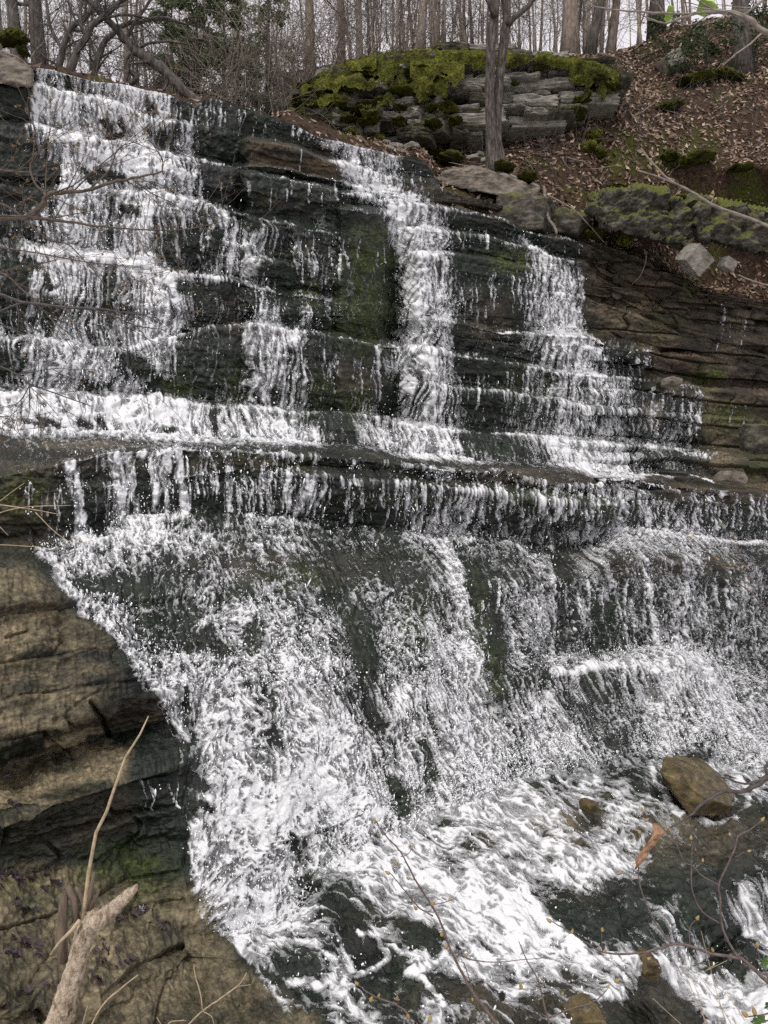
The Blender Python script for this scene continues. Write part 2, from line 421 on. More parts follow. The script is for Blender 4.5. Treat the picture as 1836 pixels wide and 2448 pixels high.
# ------------------------------------------------------------------ the ledges, top to bottom: (x, y of the lip, step forward)
def lv(*p): return np.array([(a[0], a[1], a[2] if len(a) > 2 else np.nan) for a in p], float)
A = lv((-400, 120), (0, 150), (78, 160), (127, 167), (170, 180), (224, 194), (289, 201), (333, 213), (398, 225), (434, 239), (467, 248), (481, 246), (488, 237), (506, 236), (543, 245),
       (579, 256), (636, 274), (672, 286), (708, 301), (745, 321), (774, 332), (817, 339), (853, 351), (907, 362), (936, 371), (991, 377), (1016, 388), (1036, 412), (1045, 450), (1110, 468),
       (1160, 482), (1240, 502), (1310, 517), (1345, 548), (1400, 575), (1430, 590), (1515, 612), (1627, 672), (1670, 700), (1836, 725), (2240, 800))
UP = [
 lv((-400, 190, .2), (78, 210, .25), (108, 221, .25), (181, 232, .25), (260, 248, .2), (320, 270, .1), (362, 288, .12), (427, 294, .12), (480, 300, 0), (540, 322, 0), (575, 336, .0), (600, 337, .3),
    (701, 357, .32), (817, 397, .34), (835, 402, .2), (860, 408, .12), (905, 425, .1), (980, 427, .12), (1045, 440, .1), (1106, 453, 0), (1310, 505, 0), (1400, 580, 0), (1627, 676, 0), (2240, 810, 0)),
 lv((-400, 290, .25), (0, 304, .3), (65, 306, .3), (155, 328, .3), (217, 341, .3), (289, 344, .3), (351, 351, .3), (383, 370, .3), (445, 382, .3), (500, 392, .3), (554, 405, .3), (600, 398, .15),
    (640, 397, .15), (690, 406, .15), (740, 420, .15), (817, 433, .15), (850, 450, .12), (918, 470, 0), (1106, 470, 0), (1310, 515, 0), (1430, 605, .05), (1627, 690, .05), (2240, 825, .05)),
 lv((-400, 350, 0), (300, 375, 0), (430, 390, .06), (506, 401, .12), (561, 410, .15), (610, 421, .18), (690, 432, .2), (721, 441, .2), (760, 446, .2), (817, 462, .2), (882, 473, .2), (900, 485, .1),
    (940, 480, 0), (1106, 480, 0), (1310, 525, 0), (1430, 620, 0), (1627, 705, 0), (2240, 850, 0)),
 lv((-400, 420, .0), (300, 420, .0), (500, 440, 0), (760, 480, 0), (800, 496, 0), (815, 500, .25), (853, 501, .3), (907, 511, .3), (925, 518, .2), (942, 488, .15), (1016, 492, .3), (1060, 503, .3),
    (1142, 514, .3), (1200, 523, .3), (1240, 547, .3), (1287, 563, .3), (1345, 572, .25), (1388, 583, .2), (1431, 640, .1), (1515, 690, .1), (1627, 735, .1), (2240, 880, .1)),
 lv((-400, 440, .12), (0, 445, .12), (100, 450, .12), (250, 455, .12), (400, 470, .2), (470, 485, .25), (506, 498, .3), (564, 510, .3), (600, 518, .3), (654, 529, .3), (705, 539, .3), (745, 550, .3),
    (810, 554, .15), (900, 560, 0), (960, 548, 0), (1016, 550, .2), (1070, 559, .22), (1142, 568, .22), (1200, 580, .22), (1218, 586, .22), (1283, 594, .22), (1308, 617, .2), (1395, 628, .15),
    (1440, 665, .1), (1627, 765, .1), (2240, 905, .1)),
 lv((-400, 520, 0), (300, 540, 0), (560, 600, 0), (590, 622, 0), (625, 623, .15), (690, 630, .15), (710, 641, 0), (960, 610, 0), (1063, 605, .14), (1142, 615, .14), (1200, 626, .12), (1300, 650, 0),
    (1440, 690, 0), (1627, 785, 0), (2240, 930, 0)),
 lv((-400, 590, .3), (0, 590, .3), (108, 601, .3), (217, 615, .3), (325, 630, .3), (398, 652, .3), (488, 662, .3), (557, 673, .3), (620, 690, .2), (690, 706, .2), (723, 704, .25), (774, 713, .2),
    (830, 730, .05), (1000, 720, 0), (1200, 700, 0), (1300, 700, 0), (1440, 720, .12), (1627, 800, .12), (2240, 960, .12)),
 lv((-400, 690, 0), (260, 720, 0), (600, 745, 0), (1000, 765, .0), (1034, 765, .18), (1135, 778, .18), (1200, 796, .22), (1309, 800, .35), (1417, 807, .38), (1460, 825, .35), (1515, 832, .35),
    (1556, 839, .25), (1600, 845, .12), (1700, 855, .12), (2240, 990, .12)),
 lv((-400, 800, .2), (83, 814, .22), (253, 843, .2), (320, 835, .08), (420, 805, .05), (520, 785, .15), (600, 778, .3), (654, 789, .32), (719, 798, .32), (803, 809, .32), (889, 825, .32), (962, 830, .32),
    (1063, 847, .3), (1142, 859, .28), (1200, 868, .28), (1254, 876, .25), (1327, 890, .2), (1453, 901, .22), (1554, 910, .22), (1583, 915, .22), (1670, 930, .2), (1836, 945, .2), (2240, 1010, .2)),
 lv((-400, 880, 0), (600, 880, 0), (1000, 915, 0), (1070, 925, .05), (1095, 930, .2), (1200, 942, .26), (1290, 955, .26), (1337, 962, .12), (1450, 985, .05), (1836, 1005, .1), (2240, 1040, .1)),
 lv((-400, 930, .4), (0, 933, .4), (145, 944, .4), (217, 951, .4), (325, 955, .4), (459, 970, .4), (600, 980, .4), (708, 991, .38), (860, 998, .38), (925, 1006, .38), (998, 1024, .36), (1070, 1031, .36),
    (1200, 1038, .36), (1290, 1051, .36), (1400, 1063, .34), (1554, 1073, .3), (1688, 1085, .3), (1836, 1095, .25), (2240, 1120, .2)),
]
def tab(*p): a = np.array(p, float); return a[:, 0], a[:, 1]
J = tab((-400, 1024), (0, 1026), (108, 1035), (253, 1038), (398, 1045), (600, 1051), (745, 1060), (889, 1069), (962, 1082), (1070, 1092), (1142, 1100), (1200, 1100), (1308, 1110), (1453, 1129), (1562, 1131),
        (1670, 1141), (1713, 1150), (1836, 1160), (2240, 1190))
K = tab((-400, 1160), (0, 1138), (80, 1125), (163, 1107), (203, 1097), (275, 1078), (362, 1082), (427, 1070), (452, 1074), (600, 1080), (708, 1090), (853, 1100), (930, 1108), (1050, 1122), (1142, 1130), (1205, 1124),
        (1272, 1150), (1363, 1165), (1435, 1158), (1446, 1143), (1525, 1143), (1616, 1161), (1706, 1168), (1800, 1176), (2240, 1215))
K2 = tab((-400, 1210), (0, 1190), (300, 1160), (600, 1122), (690, 1133), (871, 1147), (1034, 1165), (1124, 1176), (1200, 1183), (1290, 1197), (1417, 1208), (1470, 1208), (1488, 1203), (1530, 1195), (1700, 1205), (1836, 1215), (2240, 1240))
K2d = tab((-400, 0), (640, 0), (700, .16), (900, .2), (1200, .22), (1440, .25), (1474, .22), (1490, 0), (2240, 0))
L = tab((-400, 1300), (0, 1300), (90, 1291), (181, 1277), (224, 1255), (300, 1234), (448, 1225), (600, 1230), (690, 1237), (781, 1244), (889, 1259), (998, 1277), (1106, 1277), (1200, 1284), (1319, 1306), (1417, 1306),
        (1455, 1280), (1475, 1262), (1562, 1262), (1670, 1277), (1800, 1291), (2240, 1320))
M = tab((-400, 1360), (0, 1365), (90, 1378), (150, 1440), (300, 1430), (460, 1420), (700, 1410), (1000, 1410), (1200, 1400), (1400, 1375), (1460, 1338), (1562, 1342), (1700, 1345), (1836, 1362), (2240, 1400))
Mz = tab((-400, 6.3), (0, 6.3), (150, 6.4), (300, 6.55), (460, 6.6), (700, 6.6), (1000, 6.65), (1200, 6.75), (1400, 6.9), (1460, 6.95), (2240, 6.95))
M2 = tab((-400, 1500), (0, 1500), (150, 1520), (460, 1530), (1000, 1520), (1200, 1510), (1330, 1575), (1460, 1555), (1562, 1548), (1700, 1565), (1836, 1590), (2240, 1640))
M2z = tab((-400, 6.0), (0, 6.0), (150, 6.15), (300, 6.25), (460, 6.35), (700, 6.4), (1000, 6.45), (1200, 6.6), (1330, 6.88), (1460, 6.92), (1700, 6.93), (2240, 6.9))
Nn = tab((-400, 1880), (-140, 1830), (0, 1790), (120, 1745), (217, 1688), (310, 1662), (390, 1655), (460, 1650), (1000, 1640), (1290, 1618), (1319, 1609), (1402, 1602), (1475, 1589), (1562, 1582), (1634, 1584), (1670, 1591),
         (1703, 1609), (1728, 1650), (1836, 1690), (2240, 1740))
Nz = tab((-400, 5.6), (0, 5.6), (150, 5.75), (300, 5.9), (460, 6.15), (700, 6.2), (1000, 6.25), (1300, 6.5), (1402, 6.58), (1562, 6.52), (1670, 6.55), (1728, 6.65), (2240, 6.65))
N2 = tab((-400, 1960), (-140, 1905), (0, 1862), (100, 1802), (250, 1756), (380, 1724), (460, 1710), (1000, 1720), (1300, 1690), (1562, 1660), (1700, 1668), (1836, 1740), (2240, 1790))
N2z = tab((-400, 5.95), (0, 5.93), (100, 6.08), (250, 6.18), (380, 6.16), (460, 6.05), (700, 6.05), (1000, 6.1), (1300, 6.38), (1562, 6.42), (2240, 6.48))
O = tab((-400, 2050), (-140, 1995), (0, 1964), (72, 1946), (145, 1917), (253, 1888), (307, 1870), (400, 1845), (460, 1850), (700, 1850), (1000, 1820), (1300, 1770), (1562, 1730), (1700, 1735), (1836, 1790), (2240, 1820))
Oz = tab((-400, 5.2), (0, 5.2), (150, 5.4), (300, 5.6), (460, 5.85), (700, 5.9), (1000, 5.98), (1300, 6.25), (1562, 6.3), (2240, 6.3))
O2 = tab((-400, 2130), (0, 2090), (145, 2075), (300, 2055), (460, 2030), (700, 2010), (900, 1930), (1000, 1890), (1200, 1820), (1300, 1805), (1562, 1770), (1700, 1775), (1836, 1815), (2240, 1850))
O2z = tab((-400, 5.32), (0, 5.3), (150, 5.5), (300, 5.7), (460, 5.6), (700, 5.75), (900, 5.88), (1000, 5.9), (1200, 6.1), (1300, 6.15), (1562, 6.22), (2240, 6.2))
B = tab((-400, 2230), (0, 2190), (150, 2170), (300, 2200), (460, 2240), (600, 2225), (700, 2180), (800, 2080), (900, 2000), (1000, 1960), (1100, 1920), (1200, 1880), (1300, 1850), (1400, 1830), (1500, 1810), (1600, 1810), (1700, 1820), (1836, 1845), (2240, 1900))
Bz = tab((-400, 5.0), (0, 5.0), (150, 5.2), (300, 5.45), (460, 5.39), (500, 5.4), (700, 5.5), (900, 5.7), (1000, 5.8), (1200, 6.0), (1500, 6.15), (1836, 6.1), (2240, 6.1))
Pp = tab((-400, 2430), (0, 2400), (150, 2410), (231, 2401), (310, 2330), (434, 2264), (600, 2290), (900, 2280), (1200, 2270), (1500, 2235), (1570, 2215), (1620, 2185), (1680, 2160), (1750, 2120), (1836, 2080), (2240, 2000))
Ph = tab((-400, -2.0), (0, -2.17), (231, -2.36), (310, -2.44), (434, -2.57), (600, -2.6), (900, -2.6), (1200, -2.65), (1500, -2.7), (1836, -2.72), (2240, -2.75))
Q = tab((-400, 2470), (0, 2435), (150, 2440), (231, 2421), (310, 2352), (434, 2292), (600, 2320), (900, 2310), (1200, 2310), (1500, 2275), (1570, 2290), (1620, 2310), (1680, 2295), (1750, 2255), (1836, 2220), (2240, 2140))
Qh = tab((-400, -2.05), (0, -2.24), (231, -2.44), (310, -2.52), (434, -2.63), (600, -2.62), (1200, -2.67), (1500, -2.72), (1570, -2.85), (1620, -3.0), (1836, -3.05), (2240, -3.05))
Zb = tab((-400, -2.1), (0, -2.27), (300, -2.56), (460, -2.72), (1400, -2.76), (1550, -2.95), (1650, -3.1), (2240, -3.1))

STEP = 2.4
cx = np.concatenate([np.arange(-380, -50, 15.0), np.arange(-45, 1885, STEP), np.arange(1890, 2220, 15.0)])
NC = len(cx)
ip = lambda t, x=cx: np.interp(x, t[0], t[1])
tx = (cx - CX) / F
def zl(z0): return z0 / (1 - MS * tx)

nodes = []            # (name, y, Z, flag) flag: 0 hidden tread, 1 riser, 2 tread/apron in view
z0A = np.interp(cx, [-400, 1040, 1300, 1500, 1836, 2240], [11.0, 11.0, 10.6, 10.0, 9.6, 9.6])
yA = np.interp(cx, A[:, 0], A[:, 1])
crest_Z = zl(z0A)
prev_y, prev_z0 = yA, z0A
tot = sum(np.interp(cx, l[:, 0], l[:, 2]) for l in UP)
scale = (z0A - 8.15) / np.maximum(tot, .05)
nodes.append(('crest', yA, zl(z0A), 0))
LIPS = [(yA, np.full(NC, .3))]
for li, l in enumerate(UP):
    y = np.maximum(np.interp(cx, l[:, 0], l[:, 1]), prev_y + 4)
    dz = np.interp(cx, l[:, 0], l[:, 2])
    e = np.minimum(7 + 6 * sstep(.12, .28, dz), (y - prev_y) * .45) * np.clip(dz * 8, .1, 1)
    under = .11 * np.clip(dz * 5, 0, 1)
    nodes.append(('riser%d' % li, y - e, zl(prev_z0 + under), 1))
    prev_z0 = prev_z0 - dz * scale
    nodes.append(('lip%d' % li, y, zl(prev_z0), 0))
    LIPS.append((y, dz)); prev_y = y
yJ = np.maximum(ip(J), prev_y + 6)
nodes.append(('back_of_tread', yJ, zl(np.full(NC, 7.95)), 1)); rowJ = len(nodes) - 1
yK = np.maximum(ip(K), yJ + 8)
nodes.append(('lip_main', yK, zl(np.full(NC, 7.2)), 2)); LIPS.append((yK, np.full(NC, .17)))
yK2 = np.maximum(ip(K2), yK + 6); d2 = ip(K2d)
nodes.append(('riser_k', yK2 - np.clip(d2 * 150, 3, 26), zl(7.22 + .05 * (d2 > .02)), 1))
zK2 = 7.22 - d2
nodes.append(('lip_k2', yK2, zl(zK2), 2)); LIPS.append((yK2, d2 * .7))
yL = ip(L)
nodes.append(('foot_k', yL, zl(np.interp(cx, [-400, 1440, 1480, 2240], [7.28, 7.24, 7.34, 7.34])), 1)); rowL = len(nodes) - 1
for nm, t, z, fl in (('M', M, Mz, 2), ('M2', M2, M2z, 2), ('N', Nn, Nz, 2), ('N2', N2, N2z, 1), ('O', O, Oz, 2), ('O2', O2, O2z, 1), ('B', B, Bz, 2)):
    nodes.append((nm, ip(t), zl(ip(z)), fl))
rowB = len(nodes) - 1
for nm, t, h, fl in (('P', Pp, Ph, 2), ('Q', Q, Qh, 1), ('front', (np.array([-400, 2240.]), np.array([2530, 2530.])), Zb, 2)):
    y = np.maximum(ip(t), nodes[-1][1] + 6)
    nodes.append((nm, y, ip(h) * F / (CY - y), fl))

# rows of the grid
seg_rows = []
for k in range(1, len(nodes)):
    core = (cx > -45) & (cx < 1885)
    d = np.max(np.abs(nodes[k][1] - nodes[k - 1][1])[core])
    dzm = np.max(np.abs(nodes[k][2] - nodes[k - 1][2])[core])
    n = int(np.clip(d / STEP, 2, 400))
    if nodes[k][3] == 0: n = max(4, n)
    seg_rows.append(n)
ys, Zs, risers, flats, rowof = [], [], [], [], []
for k in range(1, len(nodes)):
    n = seg_rows[k - 1]
    ya, Za, yb, Zb2 = nodes[k - 1][1], nodes[k - 1][2], nodes[k][1], nodes[k][2]
    ha, hb = (CY - ya) / F * Za, (CY - yb) / F * Zb2
    rowof.append(len(ys))
    for j in range(n):
        t = j / n
        Z = Za + (Zb2 - Za) * t; h = ha + (hb - ha) * t
        Zs.append(Z); ys.append(CY - h * F / Z)
        risers.append(1.0 if nodes[k][3] == 1 else 0.0); flats.append(1.0 if nodes[k][3] == 0 else 0.0)
ys.append(nodes[-1][1]); Zs.append(nodes[-1][2]); risers.append(0); flats.append(0)
PY, PZ = np.array(ys), np.array(Zs)
PX = np.repeat(cx[None], len(PY), 0)
RIS = np.repeat(np.array(risers)[:, None], NC, 1)
FLT = np.repeat(np.array(flats)[:, None], NC, 1)
RIS = blur(RIS, 3, 0)
NR = len(PY)
WX, WD, WH = (PX - CX) / F * PZ, PZ.copy(), (CY - PY) / F * PZ
for _ in range(1):
    for a in (WX, WD, WH):
        a[1:-1] = .25 * a[:-2] + .5 * a[1:-1] + .25 * a[2:]
BASE = np.stack([WX, WD, WH], -1)
EXTRA = np.stack([WX[0], WD[0], WH[0]], -1)
norm = math.hypot(1, MS)
U = (WX + MS * WD) / norm                      # metres along the strike
V = (MS * WX - WD) / norm                      # metres out of the face
Sx = np.zeros((NR, NC)); Sx[1:] = np.cumsum(np.linalg.norm(np.diff(BASE, axis=0), axis=-1), 0)   # metres down the flow

# ------------------------------------------------------------------ masks of colour (what the stone itself is)
brown, tan, moss, dry = Ras(), Ras(), Ras(), Ras()
brown.poly([(585, 325), (640, 335), (710, 350), (825, 392), (828, 432), (760, 420), (690, 405), (640, 397), (590, 397)], 1); dry.poly([(585, 325), (710, 350), (825, 392), (828, 432), (690, 405), (590, 397)], .7)
brown.poly([(1395, 560), (1900, 600), (1900, 1230), (1720, 1170), (1680, 1130), (1690, 960), (1560, 920), (1540, 830), (1420, 800), (1405, 700)], 1.0, soft=12); dry.poly([(1400, 560), (1900, 600), (1900, 1180), (1700, 1130), (1680, 950), (1560, 900), (1410, 780)], .45, soft=12)
brown.poly([(900, 425), (1045, 440), (1400, 575), (1400, 600), (1250, 540), (1100, 505), (920, 480)], .7, soft=6)
brown.blob(620, 1105, 500, 20, .45); brown.blob(90, 1085, 260, 60, .75); brown.blob(1330, 1140, 330, 26, .6); brown.blob(1700, 1170, 160, 40, .8); brown.blob(1600, 1345, 230, 40, .7)
brown.blob(40, 1210, 90, 110, .8); brown.blob(700, 1350, 250, 45, .35); brown.blob(720, 600, 40, 40, .2); brown.blob(560, 760, 25, 60, .5); brown.blob(1170, 760, 60, 60, .6); brown.blob(850, 900, 60, 50, .6)
for x, y in ((650, 480), (740, 500), (1120, 720), (1240, 640)): brown.blob(x, y, 34, 22, .3)
for x, y, rx, ry in ((1530, 735, 60, 24), (1550, 800, 35, 30), (1480, 770, 40, 14), (1760, 790, 30, 40), (1740, 850, 20, 30), (1560, 990, 25, 30), (1710, 1010, 30, 45), (1690, 950, 24, 40), (1720, 1090, 60, 26)): tan.blob(x, y, rx, ry, .75)
# lower left outcrop
tan.poly([(-400, 1355), (60, 1362), (130, 1400), (165, 1470), (250, 1490), (300, 1570), (280, 1640), (200, 1700), (100, 1750), (-400, 1880)], .95, soft=9)
tan.poly([(-400, 1880), (0, 1850), (100, 1800), (250, 1770), (310, 1800), (300, 1870), (150, 1915), (-400, 2080)], .9, soft=7)
tan.poly([(105, 1745), (217, 1688), (250, 1705), (255, 1750), (110, 1800)], 1, soft=2)
tan.poly([(-400, 2150), (60, 2070), (200, 2080), (280, 2090), (330, 2120), (480, 2110), (520, 2200), (560, 2300), (750, 2420), (780, 2560), (-400, 2560)], .82, soft=10)
brown.poly([(225, 1690), (300, 1662), (400, 1655), (400, 1710), (262, 1752)], 1, soft=3)
brown.poly([(-400, 1960), (0, 1965), (260, 1890), (330, 1880), (330, 1980), (150, 2040), (-400, 2110)], .35, soft=8)
for x, y, rx, ry, v in ((240, 1575, 60, 20, .1), (110, 1560, 70, 16, .3), (240, 1635, 45, 22, .2), (300, 1560, 40, 60, .15), (200, 1880, 80, 14, .2), (130, 1900, 60, 10, .2), (60, 1640, 60, 18, .35), (90, 1700, 90, 26, .45),
                        (30, 1990, 60, 20, .1), (330, 2080, 60, 30, .2), (400, 2250, 40, 50, .3), (300, 2200, 40, 40, .6), (640, 2400, 40, 30, .4), (60, 2390, 60, 40, .4)): tan.blob(x, y, rx, ry, v, 'mul')
dry.a = np.maximum(dry.a, tan.a * .55)
brown.blob(1420, 1990, 300, 80, .5); brown.blob(1650, 1990, 200, 70, .5); tan.blob(1400, 2000, 260, 70, .28); tan.blob(1650, 2010, 180, 60, .25); tan.blob(1250, 2400, 260, 60, .2); brown.blob(1330, 2130, 160, 40, .25); brown.blob(1500, 2380, 230, 80, .3); brown.blob(1200, 2420, 200, 50, .5); brown.blob(900, 2200, 80, 50, .35)
brown.blob(1620, 1660, 50, 40, .5); brown.blob(1560, 1660, 30, 30, .5)
for x, y, rx, ry, v in ((880, 620, 60, 40, .9), (870, 740, 70, 110, .75), (900, 560, 60, 30, .6), (1225, 625, 60, 30, .8), (750, 930, 50, 40, .7), (850, 960, 40, 50, .7), (440, 930, 30, 30, .7), (1260, 930, 60, 20, .4), (560, 930, 40, 50, .5), (400, 910, 20, 30, .6),
                        (1690, 900, 30, 34, 1), (1735, 1000, 60, 40, .7), (1810, 1060, 40, 60, .8), (1290, 500, 40, 30, .9), (1650, 690, 24, 22, .9), (1690, 780, 20, 20, .6), (1600, 770, 60, 20, .4), (1800, 1130, 40, 30, .8),
                        (1130, 1500, 40, 120, .5), (1180, 1620, 40, 100, .45), (1000, 1480, 60, 60, .35), (700, 1380, 90, 30, .4), (1450, 1210, 50, 25, .5), (1300, 1190, 160, 14, .5), (50, 1180, 70, 60, .6), (90, 2120, 160, 40, .4), (300, 2080, 120, 60, .6), (350, 2130, 70, 60, .5), (740, 700, 30, 50, .5), (1250, 900, 60, 30, .35),
                        (1000, 1190, 200, 12, .4), (680, 1105, 90, 14, .5), (520, 1095, 70, 12, .5)):
    moss.blob(x, y, rx, ry, v)

def disp_field():
    """how far each point stands out of the smooth face: beds, joints, lumps"""
    hw = WH + .05 * perlin(U * .45, V * .5, 3) + .012 * perlin(U * 2.1, V, 4)
    r = np.random.default_rng(4)
    th = np.cumsum(r.choice([.08, .14, .20, .27, .36], 90, p=[.12, .25, .25, .22, .16])) - 4.0
    bi = np.clip(np.searchsorted(th, hw.ravel()).reshape(hw.shape), 1, len(th) - 1)
    lo, hi = th[bi - 1], th[bi]
    db = np.minimum(hw - lo, hi - hw)
    fq = r.uniform(.7, 2.2, 100)[bi]; ph = r.uniform(0, 50, 100)[bi]
    uu = U * fq + ph + .22 * perlin(U * 1.1, hw * 6, 5)
    cell = np.floor(uu); fr = uu - cell
    dj = np.minimum(fr, 1 - fr) / fq
    off = _h(cell, bi.astype(float), 8) - .5
    bed_off = r.uniform(-.5, .5, 100)[bi]
    amp = .35 + .65 * RIS
    left = sstep(480, 380, PX) * sstep(1400, 1450, PY)
    apron = sstep(1300, 1360, PY) * (1 - left)
    amp = amp * (1 - .72 * apron) * (1 + .25 * left)
    dryw = sstep(1395, 1440, PX) * sstep(1230, 1150, PY)
    amp = amp * (1 + .9 * dryw) * (.55 + .45 * np.maximum(dryw, sstep(1150, 1300, PY)))
    d = amp * (.085 * off + .06 * bed_off)
    gr = .25 + .75 * np.maximum(dryw, sstep(1320, 1360, PY) * left)
    d -= gr * (amp * .05 * np.exp(-(db / .011) ** 2) + amp * .04 * np.exp(-(dj / .012) ** 2))
    d += (.045 - .02 * (1 - dryw) * sstep(1300, 1150, PY)) * fbm(U * 1.6, (WH + V) * 1.9, 21, 3) + .020 * fbm(U * 7, (WH + V * .6) * 7, 31, 4) + .020 * np.abs(perlin(U * 17 + perlin(U * 5, WH * 5, 36), (WH + V) * 12, 33)) * (1 - .6 * left) + .008 * perlin(U * 48, (WH + V) * 34, 34) + .030 * np.maximum(0, perlin(U * 5.5, (WH + V) * 8, 35) - .12) * RIS
    d += apron * .05 * fbm(U * 2.6, Sx * 1.8, 41, 3)
    d += left * (.03 * perlin(U * 1.2, WH * 9, 55) + .02 * fbm(U * 6, WH * 14, 56, 3) + .012 * np.abs(perlin(U * 14, WH * 40, 57)))
    edge = np.minimum(1, np.arange(NR)[:, None] / 6.0)
    return d * edge
D = disp_field()
# crack across the brown block of the outcrop
ck = Ras(); ck.stroke([(217, 1685), (235, 1700), (247, 1720), (250, 1738), (260, 1756)], 5, 1)
ck.stroke([(231, 2401), (310, 2332), (360, 2300), (434, 2264)], 7, .8); ck.stroke([(0, 2215), (140, 2180)], 4, .5); ck.stroke([(20, 1520), (75, 1500)], 3, .4)
D -= .09 * ck.sample(PX, PY)

tU = np.gradient(BASE, axis=1); tV = np.gradient(BASE, axis=0)
NRM = np.cross(tV, tU); NRM /= np.linalg.norm(NRM, axis=-1, keepdims=True) + 1e-9
for ax in (0, 1): NRM = blur(NRM, 1, ax)
NRM /= np.linalg.norm(NRM, axis=-1, keepdims=True) + 1e-9
if np.mean(NRM[..., 1]) > 0: NRM = -NRM
ROCK = BASE + NRM * D[..., None]
# ------------------------------------------------------------------ build the rock meshes
def sub(a, r=2): return a[::r, ::r] if a.ndim == 2 else a[::r, ::r, :]
rr = np.arange(NR); cc = np.arange(NC)
pick = lambda a: a[np.ix_(rr, cc)]
attrs = {n: pick(t.sample(PX, PY)) for n, t in (('brown', brown), ('tan', tan), ('moss', moss), ('dry', dry))}
co = ROCK[np.ix_(rr, cc)]
top_back = co[0].copy(); top_back[:, 1] += 6; top_back[:, 0] += 6 * (top_back[:, 0] / co[0][:, 1]); top_back[:, 2] -= .25
front = co[-1].copy(); sc_ = 1.0 / front[:, 1]; front[:, 0] *= sc_; front[:, 1] = 1.0; front[:, 2] -= .15
co = np.concatenate([top_back[None], co, front[None]], 0)
attrs = {k: np.concatenate([v[:1], v, v[-1:]], 0).ravel() for k, v in attrs.items()}
gf = grid_faces(co.shape[0], co.shape[1])
fy = pick(PY); fx_ = pick(PX)
rowsrc = np.concatenate([[0], rr, [NR - 1]])
# split: cliff above the foot, stream bed in front of it, the outcrop on the left
bed_row = int(np.searchsorted(rowsrc, rowof[rowB]))
m_row = int(np.searchsorted(rowsrc, rowof[rowL]))
cc_x = cx[cc]
fyc = np.concatenate([fy[:1], fy, fy[-1:]], 0)[:-1, :-1]; fxc = np.repeat(cc_x[None, :-1], co.shape[0] - 1, 0)
edge_x = np.interp(fyc, [1350, 1400, 1470, 1550, 1620, 1690, 1800, 2000, 2200, 2300, 2448, 2600], [60, 130, 175, 300, 350, 400, 430, 450, 480, 560, 740, 760])
is_left = (fxc < edge_x) & (np.arange(co.shape[0] - 1)[:, None] >= m_row)
is_bed = (np.arange(co.shape[0] - 1)[:, None] >= bed_row) & ~is_left
flat = co.reshape(-1, 3)
for nm, msk in (('waterfall_cliff', ~is_left & ~is_bed), ('stream_bed', is_bed), ('rock_outcrop', is_left)):
    v, q, at = compact(flat, gf[msk].reshape(-1, 4), attrs)
    o = link(nm, np_mesh(nm, v, q, True, at), M_CLIFF)
    if nm == 'rock_outcrop': tag(o, 'layered tan and olive rock outcrop at the lower left, beside the falls', 'rock outcrop')
    else: tag(o, kind='structure')

# ------------------------------------------------------------------ water
W = Ras(); W.a = cover_at(GX, GY); W.a *= 1 - .10 * sstep(560, 480, GX) * sstep(800, 740, GY) + .1 * sstep(500, 440, GX) * sstep(1060, 1000, GY); W.a *= 1 - .2 * np.exp(-((GY - 1400) / 90) ** 2) * sstep(500, 600, GX)
# no water on the dry stone and the bank
gx1 = X0 + ST * np.arange(RW)
def above(xs, ysv, s=3): return sstep(-s, s, GY - np.interp(GX, xs, ysv))
W.a *= above(*tab((-200, 300), (70, 300), (74, 150), (78, 156), (127, 163), (224, 190), (333, 209), (434, 235), (481, 244), (500, 233), (579, 252), (672, 284), (745, 317), (817, 335), (907, 358), (1000, 372), (1036, 420), (1100, 445), (1200, 520), (1345, 566), (1400, 575), (1402, 800), (1417, 804), (1556, 836), (1556, 905), (1670, 925), (1680, 1060), (1725, 1090), (1836, 1180), (2040, 1200)))
W.a *= 1 - sstep(3, -3, (GX - np.interp(GY, [1300, 1360, 1400, 1470, 1550, 1620, 1690, 1760, 1850, 2000, 2150, 2200, 2240, 2300, 2400, 2600], [20, 70, 140, 190, 280, 325, 378, 408, 440, 446, 455, 480, 520, 590, 640, 690]) + 9 * perlin(GY / 40, GX / 90, 91))) * (GY > 1310)
S = W.stroke
dark = lambda p, w, v=.15: W.stroke(p, w, v, 'mul')
